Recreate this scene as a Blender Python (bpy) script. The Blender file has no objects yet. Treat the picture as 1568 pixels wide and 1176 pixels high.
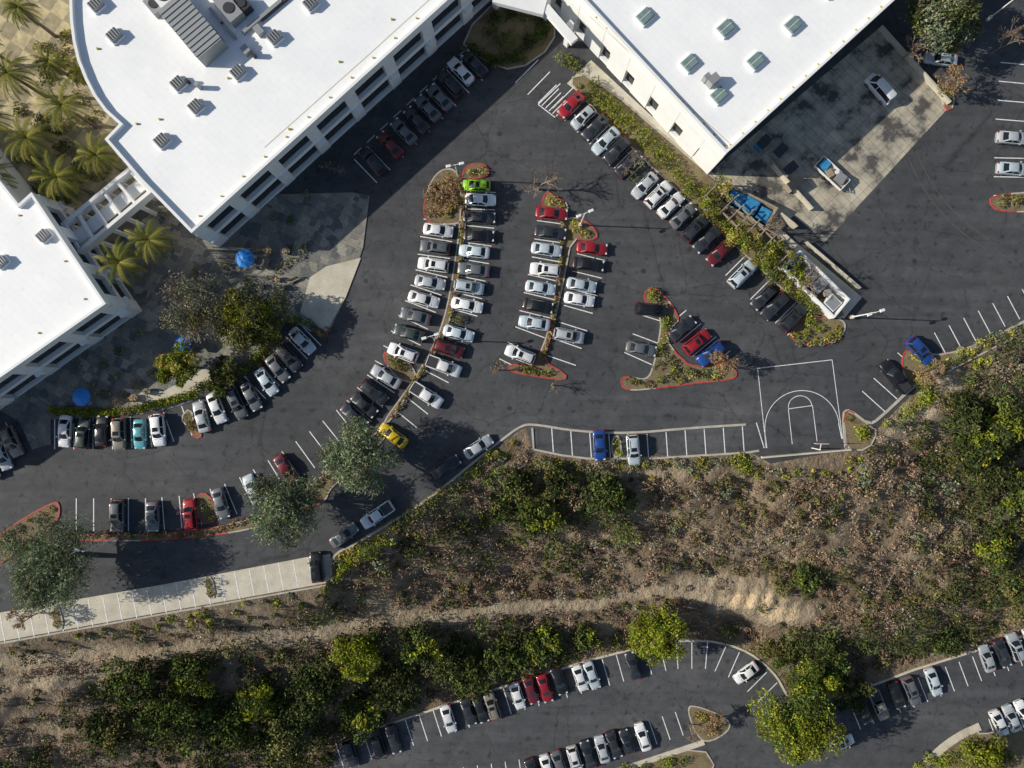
import bpy, bmesh, math, random
import numpy as np
from mathutils import Vector, noise
random.seed(7); rng=np.random.default_rng(7)
H=106.0
def P(px,py,z=0.0):
    s=(H-z)/H/10.0
    return Vector(((px-784)*s,(588-py)*s,z))
sc=bpy.context.scene
# ---------------------------------------------------------------- materials
def nt(name):
    m=bpy.data.materials.new(name); m.use_nodes=True
    n=m.node_tree; b=n.nodes['Principled BSDF']; return m,n,b
def plain(name,c,rough=0.7,metal=0.0,coat=0.0,spec=0.5):
    m,n,b=nt(name)
    b.inputs['Base Color'].default_value=(*c,1); b.inputs['Roughness'].default_value=rough
    b.inputs['Metallic'].default_value=metal; b.inputs['Coat Weight'].default_value=coat
    b.inputs['Specular IOR Level'].default_value=spec
    return m
def N(n,t,**k):
    x=n.nodes.new(t)
    for a,v in k.items(): setattr(x,a,v)
    return x
def noise_tex(n,scale,detail=5,rough=0.6,pos=None,stretch=None):
    g=pos or N(n,'ShaderNodeNewGeometry').outputs['Position']
    if stretch:
        mp=N(n,'ShaderNodeMapping'); mp.inputs['Scale'].default_value=stretch[:3]
        if len(stretch)>3: mp.inputs['Rotation'].default_value=(0,0,stretch[3])
        n.links.new(g,mp.inputs['Vector']); g=mp.outputs[0]
    t=N(n,'ShaderNodeTexNoise'); t.inputs['Scale'].default_value=scale
    t.inputs['Detail'].default_value=detail; t.inputs['Roughness'].default_value=rough
    n.links.new(g,t.inputs['Vector']); return t
def ramp(n,fac,stops):
    r=N(n,'ShaderNodeValToRGB'); e=r.color_ramp.elements
    e[0].position=stops[0][0]; e[0].color=(*stops[0][1],1)
    e[1].position=stops[-1][0]; e[1].color=(*stops[-1][1],1)
    for p,c in stops[1:-1]:
        x=e.new(p); x.color=(*c,1)
    n.links.new(fac,r.inputs[0]); return r.outputs[0]
def mix(n,fac,a,b,mode='MIX'):
    m=N(n,'ShaderNodeMix',data_type='RGBA',blend_type=mode)
    if isinstance(fac,float): m.inputs[0].default_value=fac
    else: n.links.new(fac,m.inputs[0])
    for i,v in ((6,a),(7,b)):
        if isinstance(v,tuple): m.inputs[i].default_value=(*v,1)
        else: n.links.new(v,m.inputs[i])
    return m.outputs[2]
def bump(n,b,h,strength=0.5,dist=0.05):
    x=N(n,'ShaderNodeBump'); x.inputs['Strength'].default_value=strength; x.inputs['Distance'].default_value=dist
    n.links.new(h,x.inputs['Height']); n.links.new(x.outputs[0],b.inputs['Normal'])
def mottled(name,stops,scale,rough=0.85,fine=None,bmp=0.0):
    m,n,b=nt(name)
    t=noise_tex(n,scale); col=ramp(n,t.outputs[0],stops)
    if fine:
        f=noise_tex(n,fine[0],3); g=ramp(n,f.outputs[0],[(0.3,(1-fine[1],)*3),(0.7,(1+fine[1],)*3)])
        col=mix(n,1.0,col,g,'MULTIPLY')
        if bmp: bump(n,b,f.outputs[0],bmp)
    n.links.new(col,b.inputs['Base Color']); b.inputs['Roughness'].default_value=rough
    return m

def asphalt(name,k=1.0):
    m,n,b=nt(name)
    big=noise_tex(n,0.045,3,0.55)
    c=ramp(n,big.outputs[0],[(0.3,(0.046*k,0.048*k,0.053*k)),(0.55,(0.061*k,0.063*k,0.068*k)),(0.72,(0.086*k,0.086*k,0.089*k))])
    med=noise_tex(n,0.5,5,0.7)
    c=mix(n,1.0,c,ramp(n,med.outputs[0],[(0.3,(0.74,)*3),(0.7,(1.24,)*3)]),'MULTIPLY')
    st=noise_tex(n,0.35,3,0.6,stretch=(0.15,1.8,1,0.85))
    c=mix(n,1.0,c,ramp(n,st.outputs[0],[(0.35,(0.86,)*3),(0.7,(1.2,)*3)]),'MULTIPLY')
    fi=noise_tex(n,9,1)
    c=mix(n,1.0,c,ramp(n,fi.outputs[0],[(0.3,(0.82,)*3),(0.7,(1.18,)*3)]),'MULTIPLY')
    so=noise_tex(n,0.9,1,0.4)
    c=mix(n,1.0,c,ramp(n,so.outputs[0],[(0.62,(1,1,1)),(0.74,(0.58,0.58,0.58))]),'MULTIPLY')
    g=N(n,'ShaderNodeNewGeometry')
    v=N(n,'ShaderNodeTexVoronoi',feature='DISTANCE_TO_EDGE'); v.inputs['Scale'].default_value=0.11
    mm=N(n,'ShaderNodeVectorMath',operation='MULTIPLY_ADD'); mm.inputs[1].default_value=(2.2,2.2,0)
    n.links.new(med.outputs['Color'],mm.inputs[0]); n.links.new(g.outputs['Position'],mm.inputs[2])
    n.links.new(mm.outputs[0],v.inputs['Vector'])
    c=mix(n,1.0,c,ramp(n,v.outputs[0],[(0.0,(0.6,)*3),(0.012,(1,1,1))]),'MULTIPLY')
    n.links.new(c,b.inputs['Base Color']); b.inputs['Roughness'].default_value=0.85
    return m
M={}
M['asphalt']=asphalt('asphalt'); M['asphalt2']=asphalt('asphalt_lower',1.15)
M['paint']=mottled('road_paint',[(0.3,(0.5,0.5,0.5)),(0.5,(0.8,0.8,0.8))],3,0.7)
M['track']=mottled('tyre_dust',[(0.35,(0.065,0.065,0.067)),(0.6,(0.092,0.09,0.088))],1.5,0.9)
M['conc']=mottled('concrete',[(0.3,(0.45,0.41,0.32)),(0.7,(0.62,0.57,0.46))],0.5,0.9,(6,0.14))
M['kerb']=mottled('kerb_concrete',[(0.3,(0.34,0.31,0.26)),(0.7,(0.52,0.48,0.41))],0.8,0.9)
M['red']=mottled('red_kerb_paint',[(0.3,(0.36,0.03,0.03)),(0.7,(0.5,0.09,0.08))],1.2,0.7)
M['mulch']=mottled('planter_soil',[(0.3,(0.12,0.085,0.05)),(0.5,(0.2,0.15,0.085)),(0.7,(0.19,0.18,0.07))],0.8,0.95,(7,0.35),0.6)
M['wall']=mottled('white_stucco',[(0.3,(0.76,0.76,0.75)),(0.7,(0.84,0.84,0.82))],0.3,0.8,(5,0.03))
M['ind']=plain('grey_metal',(0.33,0.34,0.34),0.5,0.3)
M['dark']=plain('dark_metal',(0.05,0.05,0.055),0.5,0.3)
M['glass']=plain('window_glass',(0.008,0.01,0.013),0.12,0.0,0,0.35)
M['yellow']=plain('yellow_fleck',(0.45,0.36,0.06),0.8)
M['sky_g']=mottled('skylight_glazing',[(0.3,(0.13,0.2,0.2)),(0.7,(0.22,0.3,0.29))],1.2,0.35)
M['blue']=plain('blue_canvas',(0.02,0.22,0.65),0.6)
M['tarp']=mottled('blue_tarp',[(0.3,(0.02,0.16,0.36)),(0.7,(0.05,0.32,0.6))],1.5,0.6)
M['bark']=mottled('bark',[(0.3,(0.1,0.08,0.06)),(0.7,(0.2,0.17,0.14))],4,0.9)
M['twig']=plain('twigs',(0.24,0.18,0.13),0.9)
M['wood']=mottled('weathered_wood',[(0.3,(0.25,0.2,0.14)),(0.7,(0.38,0.32,0.24))],3,0.8)
m,n,b=nt('roof_membrane')
c=ramp(n,noise_tex(n,0.12,5).outputs[0],[(0.3,(0.84,0.845,0.85)),(0.6,(0.91,0.91,0.905))])
br=N(n,'ShaderNodeTexBrick'); br.inputs['Scale'].default_value=0.25; br.inputs['Mortar Size'].default_value=0.006
br.inputs['Color1'].default_value=(1,1,1,1); br.inputs['Color2'].default_value=(0.98,0.98,0.985,1); br.inputs['Mortar'].default_value=(0.9,0.91,0.93,1)
g=N(n,'ShaderNodeNewGeometry'); mp=N(n,'ShaderNodeMapping'); mp.inputs['Rotation'].default_value=(0,0,0.75)
n.links.new(g.outputs['Position'],mp.inputs[0]); n.links.new(mp.outputs[0],br.inputs['Vector'])
c=mix(n,1.0,c,br.outputs[0],'MULTIPLY')
sp=noise_tex(n,1.3,4,0.7); c=mix(n,1.0,c,ramp(n,sp.outputs[0],[(0.25,(0.9,0.89,0.84)),(0.4,(1,1,1))]),'MULTIPLY')
n.links.new(c,b.inputs['Base Color']); b.inputs['Roughness'].default_value=0.7; M['roof']=m
# slate slabs: squarish random cells with dark joints
m,n,b=nt('slate_paving')
g=N(n,'ShaderNodeNewGeometry'); mp=N(n,'ShaderNodeMapping'); mp.inputs['Rotation'].default_value=(0,0,0.45)
n.links.new(g.outputs['Position'],mp.inputs[0])
v=N(n,'ShaderNodeTexVoronoi',distance='CHEBYCHEV'); v.inputs['Scale'].default_value=0.72; v.inputs['Randomness'].default_value=0.75; n.links.new(mp.outputs[0],v.inputs['Vector'])
sx=N(n,'ShaderNodeSeparateColor'); n.links.new(v.outputs['Color'],sx.inputs[0])
c=ramp(n,sx.outputs[0],[(0.0,(0.11,0.12,0.12)),(0.3,(0.17,0.17,0.16)),(0.6,(0.235,0.22,0.185)),(0.85,(0.31,0.285,0.235)),(1.0,(0.35,0.33,0.28))])
c=mix(n,1.0,c,ramp(n,noise_tex(n,1.5,4).outputs[0],[(0.3,(0.82,)*3),(0.7,(1.15,)*3)]),'MULTIPLY')
br=N(n,'ShaderNodeTexBrick'); br.inputs['Scale'].default_value=0.55; br.inputs['Mortar Size'].default_value=0.014; br.offset=0.5
br.inputs['Color1'].default_value=(1,1,1,1); br.inputs['Color2'].default_value=(0.86,0.87,0.88,1); br.inputs['Mortar'].default_value=(0.6,0.6,0.6,1); n.links.new(mp.outputs[0],br.inputs['Vector'])
c=mix(n,1.0,c,br.outputs[0],'MULTIPLY')
n.links.new(c,b.inputs['Base Color']); b.inputs['Roughness'].default_value=0.85; M['patio']=m
m,n,b=nt('plaza_paving')
g=N(n,'ShaderNodeNewGeometry'); mp=N(n,'ShaderNodeMapping'); mp.inputs['Rotation'].default_value=(0,0,0.6)
n.links.new(g.outputs['Position'],mp.inputs[0])
ck=N(n,'ShaderNodeTexChecker'); ck.inputs['Scale'].default_value=0.42; ck.inputs[1].default_value=(0.52,0.43,0.25,1); ck.inputs[2].default_value=(0.33,0.28,0.17,1)
n.links.new(mp.outputs[0],ck.inputs[0])
c=mix(n,1.0,ck.outputs[0],ramp(n,noise_tex(n,0.8,5).outputs[0],[(0.3,(0.6,0.6,0.62)),(0.7,(1.2,)*3)]),'MULTIPLY')
n.links.new(c,b.inputs['Base Color']); b.inputs['Roughness'].default_value=0.85; M['plaza']=m
m,n,b=nt('stained_concrete')
c=ramp(n,noise_tex(n,0.22,5,0.65).outputs[0],[(0.40,(0.09,0.085,0.08)),(0.48,(0.34,0.31,0.25)),(0.62,(0.55,0.49,0.38))])
br=N(n,'ShaderNodeTexBrick'); br.offset=0; br.inputs['Scale'].default_value=0.2; br.inputs['Mortar Size'].default_value=0.008
br.inputs['Color1'].default_value=(1,1,1,1); br.inputs['Color2'].default_value=(0.85,0.85,0.85,1); br.inputs['Mortar'].default_value=(0.5,0.5,0.5,1)
g=N(n,'ShaderNodeNewGeometry'); mp=N(n,'ShaderNodeMapping'); mp.inputs['Rotation'].default_value=(0,0,0.78)
n.links.new(g.outputs['Position'],mp.inputs[0]); n.links.new(mp.outputs[0],br.inputs['Vector'])
c=mix(n,1.0,c,br.outputs[0],'MULTIPLY'); n.links.new(c,b.inputs['Base Color']); b.inputs['Roughness'].default_value=0.85; M['dock']=m
def leafmat(name,tl):
    m=bpy.data.materials.new(name); m.use_nodes=True; n=m.node_tree
    n.nodes.remove(n.nodes['Principled BSDF'])
    at=N(n,'ShaderNodeAttribute',attribute_name='Col'); d=N(n,'ShaderNodeBsdfDiffuse'); n.links.new(at.outputs['Color'],d.inputs[0]); o=d
    if tl:
        tr=N(n,'ShaderNodeBsdfTranslucent'); mx=N(n,'ShaderNodeMixShader'); mx.inputs[0].default_value=tl
        n.links.new(at.outputs['Color'],tr.inputs[0]); n.links.new(d.outputs[0],mx.inputs[1]); n.links.new(tr.outputs[0],mx.inputs[2]); o=mx
    n.links.new(o.outputs[0],n.nodes['Material Output'].inputs[0]); return m
M['leaf']=leafmat('foliage',0.2); M['brush']=leafmat('brush_foliage',0)
m,n,b=nt('hillside_soil')
at=N(n,'ShaderNodeAttribute',attribute_name='mask')
a=ramp(n,noise_tex(n,0.13,6,0.65).outputs[0],[(0.3,(0.12,0.088,0.056)),(0.5,(0.23,0.17,0.11)),(0.68,(0.36,0.28,0.19))])
s=ramp(n,noise_tex(n,0.3,6,0.7).outputs[0],[(0.3,(0.26,0.20,0.13)),(0.55,(0.40,0.32,0.22)),(0.75,(0.52,0.43,0.30))])
mm=N(n,'ShaderNodeMath',operation='ADD'); n2=noise_tex(n,0.8,5,0.7)
m3=N(n,'ShaderNodeMath',operation='MULTIPLY_ADD'); m3.inputs[1].default_value=1.6; m3.inputs[2].default_value=-0.8
n.links.new(n2.outputs[0],m3.inputs[0]); n.links.new(m3.outputs[0],mm.inputs[0]); n.links.new(at.outputs['Fac'],mm.inputs[1]); 
f=ramp(n,mm.outputs[0],[(0.35,(0,0,0)),(0.65,(1,1,1))])
c=mix(n,f,a,s)
hf=N(n,'ShaderNodeMath',operation='MULTIPLY'); hf.inputs[1].default_value=0.5; n.links.new(mm.outputs[0],hf.inputs[0])
c=mix(n,ramp(n,hf.outputs[0],[(0.56,(0,0,0)),(0.74,(1,1,1))]),c,(0.66,0.50,0.31))
fn=noise_tex(n,3.5,4,0.7); c=mix(n,1.0,c,ramp(n,fn.outputs[0],[(0.3,(0.7,)*3),(0.7,(1.25,)*3)]),'MULTIPLY')
n.links.new(c,b.inputs['Base Color']); b.inputs['Roughness'].default_value=0.95
bump(n,b,n2.outputs[0],1.0,1.1); M['soil']=m
m,n,b=nt('car_paint'); oi=N(n,'ShaderNodeObjectInfo'); n.links.new(oi.outputs['Color'],b.inputs['Base Color'])
b.inputs['Roughness'].default_value=0.38; b.inputs['Metallic'].default_value=0.12; b.inputs['Coat Weight'].default_value=0.6; b.inputs['Coat Roughness'].default_value=0.08
M['car']=m
M['tyre']=plain('tyre_rubber',(0.02,0.02,0.02),0.85); M['hub']=plain('alloy_wheel',(0.4,0.4,0.42),0.35,0.8)
M['head']=plain('headlamp',(0.6,0.62,0.65),0.15); M['tail']=plain('tail_lamp',(0.35,0.01,0.01),0.25)
M['cglass']=plain('car_glass',(0.012,0.015,0.018),0.06,0,0.2,0.6)
M['lampw']=plain('painted_pole',(0.75,0.75,0.73),0.5)

# ---------------------------------------------------------------- builder
class MB:
    def __init__(s): s.v=[];s.f=[];s.m=[]
    def add(s,vs,fs,m=0):
        o=len(s.v); s.v+= [tuple(v) for v in vs]
        for i,f in enumerate(fs):
            s.f.append([o+k for k in f]); s.m.append(m if isinstance(m,int) else m[i])
    def box(s,c,sz,rz=0,m=0,top=1.0):
        cx,cy,cz=c; hx,hy,hz=sz[0]/2,sz[1]/2,sz[2]/2; ca,sa=math.cos(rz),math.sin(rz); vs=[]
        for z,k in ((-hz,1.0),(hz,top)):
            for x,y in ((-hx,-hy),(hx,-hy),(hx,hy),(-hx,hy)):
                x*=k;y*=k; vs.append((cx+x*ca-y*sa,cy+x*sa+y*ca,cz+z))
        s.add(vs,[(3,2,1,0),(4,5,6,7),(0,1,5,4),(1,2,6,5),(2,3,7,6),(3,0,4,7)],m)
    def bar(s,a,b,w,z0,z1,m=0):
        a=Vector(a[:2]);b=Vector(b[:2]);d=b-a
        s.box(((a.x+b.x)/2,(a.y+b.y)/2,(z0+z1)/2),(d.length,w,z1-z0),math.atan2(d.y,d.x),m)
    def cyl(s,p0,p1,r0,r1,k=8,m=0,cap=True):
        p0=Vector(p0);p1=Vector(p1);d=(p1-p0).normalized()
        u=d.cross(Vector((0,0,1))); u=u.normalized() if u.length>1e-3 else Vector((1,0,0)); w=d.cross(u); vs=[]
        for p,r in ((p0,r0),(p1,r1)):
            for i in range(k):
                a=2*math.pi*i/k; vs.append(p+u*(r*math.cos(a))+w*(r*math.sin(a)))
        fs=[(i,(i+1)%k,k+(i+1)%k,k+i) for i in range(k)]
        if cap: fs+=[tuple(range(k))[::-1],tuple(range(k,2*k))]
        s.add(vs,fs,m)
    def prism(s,pts,z0,z1,m=0,mt=None):
        k=len(pts); vs=[(p[0],p[1],z0) for p in pts]+[(p[0],p[1],z1) for p in pts]
        s.add(vs,[(i,(i+1)%k,k+(i+1)%k,k+i) for i in range(k)]+[tuple(range(k,2*k))],[m]*k+[m if mt is None else mt])
    def flat(s,pts,z,m=0):
        pts=ccw(pts); s.add([(p[0],p[1],z) for p in pts],[tuple(range(len(pts)))],m)
    def ring(s,pts,w,z0,z1,m=0,sel=None):
        q=inset(pts,w); k=len(pts)
        for i in range(k):
            j=(i+1)%k; a,b,c,d=pts[i],pts[j],q[j],q[i]
            mm=sel((a[0]+b[0])/2,(a[1]+b[1])/2) if sel else m
            vs=[(p[0],p[1],z0) for p in (a,b,c,d)]+[(p[0],p[1],z1) for p in (a,b,c,d)]
            s.add(vs,[(4,5,6,7),(0,1,5,4),(2,3,7,6)],mm)
    def strip(s,pts,w,z,m=0):
        pts=[Vector(p[:2]) for p in pts]; L=[];R=[]
        for i,p in enumerate(pts):
            t=(pts[min(i+1,len(pts)-1)]-pts[max(i-1,0)]).normalized(); nn=Vector((-t.y,t.x))*w/2
            L.append(p+nn);R.append(p-nn)
        for i in range(len(pts)-1):
            s.add([(R[i].x,R[i].y,z),(R[i+1].x,R[i+1].y,z),(L[i+1].x,L[i+1].y,z),(L[i].x,L[i].y,z)],[(0,1,2,3)],m)
    def kerbline(s,pts,w,z0,z1,m=0):
        for a,b in zip(pts[:-1],pts[1:]): s.bar(a,b,w,z0,z1,m)
    def mesh(s,name,mats,smooth=False):
        me=bpy.data.meshes.new(name); me.from_pydata(s.v,[],s.f)
        for x in mats: me.materials.append(x)
        me.polygons.foreach_set('material_index',s.m)
        if smooth: me.polygons.foreach_set('use_smooth',[True]*len(s.f))
        me.update(); return me
    def build(s,name,mats,smooth=False,parent=None,loc=None,bevel=0):
        o=bpy.data.objects.new(name,s.mesh(name,mats,smooth)); sc.collection.objects.link(o)
        if parent: o.parent=parent
        if loc is not None: o.location=loc
        return o
def area(p): return sum(p[i][0]*p[(i+1)%len(p)][1]-p[(i+1)%len(p)][0]*p[i][1] for i in range(len(p)))/2
def ccw(p): return list(p) if area(p)>0 else list(p)[::-1]
def inset(p,w):
    k=len(p); out=[]
    for i in range(k):
        a,b,c=Vector(p[i-1][:2]),Vector(p[i][:2]),Vector(p[(i+1)%k][:2])
        t1=(b-a).normalized();t2=(c-b).normalized()
        n1=Vector((-t1.y,t1.x));n2=Vector((-t2.y,t2.x)); nn=(n1+n2)
        nn=nn.normalized() if nn.length>1e-4 else n1
        out.append(b+nn*(w/max(0.5,nn.dot(n1))))
    return out
def W(pts,z=0): return ccw([P(x,y,z).xy for x,y in pts])
def chaikin(p,it=2,closed=True):
    p=[Vector(q[:2]) for q in p]
    for _ in range(it):
        q=[]; k=len(p); rg=range(k if closed else k-1)
        if not closed: q.append(p[0])
        for i in rg:
            a,b=p[i],p[(i+1)%k]; q+=[a*.75+b*.25,a*.25+b*.75]
        if not closed: q.append(p[-1])
        p=q
    return p
def empty(name,loc=(0,0,0)):
    e=bpy.data.objects.new(name,None); sc.collection.objects.link(e); e.location=loc; e.empty_display_size=0.5; return e
def sheet(name,pts,z,mat,zp=0,smooth=0):
    w=W(pts,zp)
    if smooth: w=chaikin(w,smooth)
    b=MB(); b.flat(w,z); return b.build(name,[mat])

# ---------------------------------------------------------------- terrain
xu=[-3000,-200,0,250,500,512,560,640,740,805,815,900,1150,1180,1300,1340,1390,1440,1568,1800,3000]
yu=[1500,1030,985,940,893,850,822,772,700,655,693,703,695,712,690,662,612,562,497,380,0]
xl=[-3000,-200,300,520,780,960,1060,1140,1195,1230,1280,1400,1568,1800,3000]
yl=[2400,1420,1240,1128,1043,990,973,988,1033,1075,1060,1015,963,880,400]
xp=[-3000,-300,0,200,400,600,780,900,1050,1150,1230,1400,1568,1800,3000]
yp=[1560,1060,1014,1002,978,950,935,922,908,908,940,950,880,780,200]
def sm(t): t=np.clip(t,0,1); return t*t*(3-2*t)
def TZ(x,y):
    x=np.asarray(x,float);y=np.asarray(y,float)
    u=np.interp(x,xu,yu)+5; l=np.interp(x,xl,yl)-10; p=np.clip(np.interp(x,xp,yp),u+8,l-8)
    zp=np.interp(x,[0,300,500,680,850,1200],[-2.2,-3.5,-5,-7.5,-9,-9])
    z=zp*sm((y-u)/(p-u))
    z=z+(-12-zp)*sm((y-p-6)/(l-p-6))
    nn=np.sin(x*0.031+y*0.017)*np.cos(y*0.043-x*0.012)+0.5*np.sin(x*0.09+1)*np.cos(y*0.11+x*0.05)
    z=z+nn*0.8*sm((y-u)/40)*sm((l-y)/40)*np.clip(np.abs(y-p)/40,0.1,1)
    k=np.exp(-((x-1165)/85)**2-((y-918)/30)**2)
    z=z+k*(0.9*np.abs(np.sin(x*0.13+y*0.05))+0.6*np.abs(np.sin(x*0.07-y*0.21))-0.5)
    return z
def sandmask(x,y):
    x=np.asarray(x,float);y=np.asarray(y,float)
    p=np.interp(x,xp,yp); wd=np.interp(x,[0,400,700,1000,1150,1240],[12,13,11,8,14,8])
    m=np.clip(1.5-np.abs(y-p-4*np.sin(x*.03))/wd,0,1)*(x<1245)
    for cx,cy,rx,ry,k in [(1145,920,60,20,1.9),(1195,940,48,17,1.9),(1435,580,55,26,1.3),(1400,635,50,20,1.1),(1372,665,20,28,1.3),(120,1045,150,24,.75),(60,1110,90,50,.45),(980,722,190,12,.7),(690,735,70,14,.3),(600,925,90,12,.6),(1100,893,80,16,1.2),(400,935,200,10,.4),(1180,700,40,15,.8),(1080,790,60,14,.35),(1290,820,30,30,.5),(30,1015,60,40,.4)]:
        m=np.maximum(m,k*np.exp(-((x-cx)/rx)**2-((y-cy)/ry)**2))
    return m
gx=np.concatenate([[-30000,-12000,-5000,-2500,-1200,-600],np.arange(-300,1880,6),[2000,2400,3200,5000,12000,30000]])
gy=np.concatenate([[-30000,-12000,-5000,-2000,-600,0,300,440],np.arange(470,1400,6),[1500,1700,2200,3500,6000,12000,30000]])
X,Y=np.meshgrid(gx,gy); Z=TZ(X,Y)
S=(H-Z)/H/10
V=np.stack([(X-784)*S,(588-Y)*S,Z],-1).reshape(-1,3)
nx,ny=len(gx),len(gy); idx=np.arange(nx*ny).reshape(ny,nx)
F=np.stack([idx[1:,:-1],idx[1:,1:],idx[:-1,1:],idx[:-1,:-1]],-1).reshape(-1,4)
def npmesh(name,V,F,mats):
    me=bpy.data.meshes.new(name); me.vertices.add(len(V)); me.vertices.foreach_set('co',V.astype(np.float32).ravel())
    k=F.shape[1]; me.loops.add(F.size); me.loops.foreach_set('vertex_index',F.astype(np.int32).ravel())
    me.polygons.add(len(F)); me.polygons.foreach_set('loop_start',np.arange(0,F.size,k,dtype=np.int32))
    me.polygons.foreach_set('loop_total',np.full(len(F),k,dtype=np.int32))
    for x in mats: me.materials.append(x)
    me.update(calc_edges=True); return me
me=npmesh('ground',V,F,[M['soil']])
me.polygons.foreach_set('use_smooth',np.ones(len(F),bool))
at=me.attributes.new('mask','FLOAT','POINT'); at.data.foreach_set('value',sandmask(X,Y).astype(np.float32).ravel())
sc.collection.objects.link(bpy.data.objects.new('ground',me))

# ---------------------------------------------------------------- paved surfaces
edge=[(x,np.interp(x,xu,yu)-2) for x in xu if -500<x<1900]
edge=[(-600,1112)]+edge+[(1900,340)]
sheet('asphalt_parking_lot',[(-600,-600)]+edge+[(1900,-600)],0.02,M['asphalt'])
sheet('asphalt_lower_road',[(470,1400),(500,1200),(524,1134),(650,1092),(780,1049),(960,996),(1060,980),(1130,991),(1180,1025),(1203,1062),(1225,1085),(1282,1068),(1400,1024),(1568,972),(1900,868),(1900,1500),(900,1700)],-11.97,M['asphalt2'],-12)
ZL=-12
cz=MB(); cz.flat(W([(-200,980),(0,938),(250,895),(470,853),(506,848),(508,886),(498,893),(250,937),(0,982),(-200,1022)]),0.03)
cz.build('concrete_parking_strip',[M['conc']])
k=MB()
k.kerbline([P(*p) for p in chaikin([(508,890),(505,852),(545,832),(600,800),(660,762),(720,712),(770,672),(800,650),(822,650),(880,660),(960,664),(1060,655),(1142,650)],2,False)],0.34,0.0,0.13)
k.kerbline([P(*p) for p in [(815,655),(817,688),(860,697),(900,702),(1000,702),(1142,693),(1162,690)]],0.3,0,0.14)
k.kerbline([P(*p) for p in [(-200,1025),(0,985),(250,940),(500,896)]],0.25,0,0.15)
k.kerbline([P(*p) for p in chaikin([(1295,690),(1290,632),(1300,627),(1330,650),(1345,642),(1400,590),(1440,560),(1500,528),(1568,492),(1700,425)],1,False)],0.38,0,0.14)
k.build('kerb',[M['kerb']])
pat=MB()
pw=W([(-300,560),(-60,590),(0,628),(30,645),(50,688),(78,680),(78,642),(150,640),(215,635),(275,622),(330,600),(385,560),(420,520),(440,488),(500,515),(530,455),(556,380),(566,300),(540,295),(330,300),(160,150),(0,250)])
pat.prism(pw,0.0,0.14,1,0); pat.build('patio_paving',[M['patio'],M['kerb']])
sheet('tan_paving',[(-300,-400),(160,-400),(175,180),(240,300),(150,330),(50,300),(-300,300)],0.152,M['plaza'])
sheet('tan_paving',[(475,425),(500,408),(553,395),(530,455),(500,508),(460,478)],0.155,M['conc'])
sheet('tan_paving',[(190,595),(250,600),(320,560),(355,575),(300,606),(230,630)],0.156,M['conc'])
sheet('loading_dock_pavement',[(1080,270),(1345,44),(1452,165),(1262,372),(1240,350),(1215,330),(1190,360),(1130,300)],0.032,M['dock'])
sheet('concrete_walkway',[(868,128),(905,92),(1095,268),(1320,455),(1292,488),(1270,470),(1080,290)],0.035,M['conc'])
tk=MB()
def tarc(cx,cy,r,a0,a1,w=.16,gap=1.5,zp=0,z=0.026):
    for rr in (r,r+gap*10):
        pts=[P(cx+rr*math.cos(math.radians(a0+(a1-a0)*i/20)),cy+rr*math.sin(math.radians(a0+(a1-a0)*i/20)),zp) for i in range(21)]
        tk.strip(pts,w,z)
for a in [(1640,150,250,120,160),(560,900,260,-70,-45)]: tarc(*a)
tk.build('tyre_marks',[M['track']])
mh=MB()
for x,y in [(1010,330),(985,415),(765,205),(560,430),(1160,540),(330,720),(780,625),(1400,400)]:
    q=P(x,y); mh.cyl((q.x,q.y,.02),(q.x,q.y,.034),.38,.38,16,0)
mh.build('manhole_covers',[M['dark']])

# ---------------------------------------------------------------- stall markings
pm=MB()
def seg(x0,y0,x1,y1,w=0.14,z=0.036,zp=0,m=0): pm.strip([P(x0,y0,zp),P(x1,y1,zp)],w,z,m)
def stalls(poly,sp,ln,zp=0,z=0.036,ang=None,m=0,n=None):
    p=[Vector(q) for q in poly]; L=[0]
    for i in range(1,len(p)): L.append(L[-1]+(p[i]-p[i-1]).length)
    n=n or int(L[-1]/sp)+1
    for j in range(n):
        s=j*L[-1]/(n-1); x=np.interp(s,L,[q.x for q in p]); y=np.interp(s,L,[q.y for q in p])
        if ang is None:
            e=14; x1=np.interp(s+e,L,[q.x for q in p]);x0=np.interp(s-e,L,[q.x for q in p]); y1=np.interp(s+e,L,[q.y for q in p]);y0=np.interp(s-e,L,[q.y for q in p])
            t=math.atan2(y1-y0,x1-x0)+math.pi/2
        else: t=math.radians(ang)
        c,s2=math.cos(t)*ln/2,math.sin(t)*ln/2
        seg(x-c,y-s2,x+c,y+s2,z=z,zp=zp,m=m)
stalls([(560,262),(742,86)],27,50,ang=46)
seg(789,127,824,92); seg(808,145,842,110)
stalls([(862,150),(1222,497)],26,46,ang=-45)
for i in range(6): seg(824+i*5.5,158+i*4,852+i*3.5,130+i*6)
seg(824,160,850,180);seg(824,160,858,128)
stalls([(673,340),(668,366),(661,418),(643,472),(618,525),(583,588),(545,636),(490,680),(440,716),(385,750),(345,768),(290,783),(230,788),(170,788),(117,788)],26.5,50)
stalls([(735,294),(733,345),(725,400),(714,455),(700,505),(680,548),(655,596),(620,640)],26.5,48)
stalls([(846,341),(838,398),(825,455),(812,508),(786,560)],27,48)
stalls([(906,394),(893,447),(878,500),(860,552)],27,46)
stalls([(1000,488),(990,520),(977,549)],29,46); stalls([(1033,490),(1056,510),(1080,532),(1100,552)],27,46,ang=-40)
stalls([(-40,700),(20,668)],27,48)
stalls([(84,664),(170,664),(241,660),(320,632),(380,603),(430,556),(475,512)],27.5,48)
stalls([(4,962),(250,918),(475,874)],22,42,z=0.045)
stalls([(846,674),(905,681),(985,685),(1060,678),(1138,673)],27,40,ang=86); seg(1158,647,1170,686)
stalls([(1440,527),(1568,463),(1620,440)],24,40,ang=62); stalls([(1338,615),(1362,588),(1392,556)],26,48,ang=42)
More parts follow.
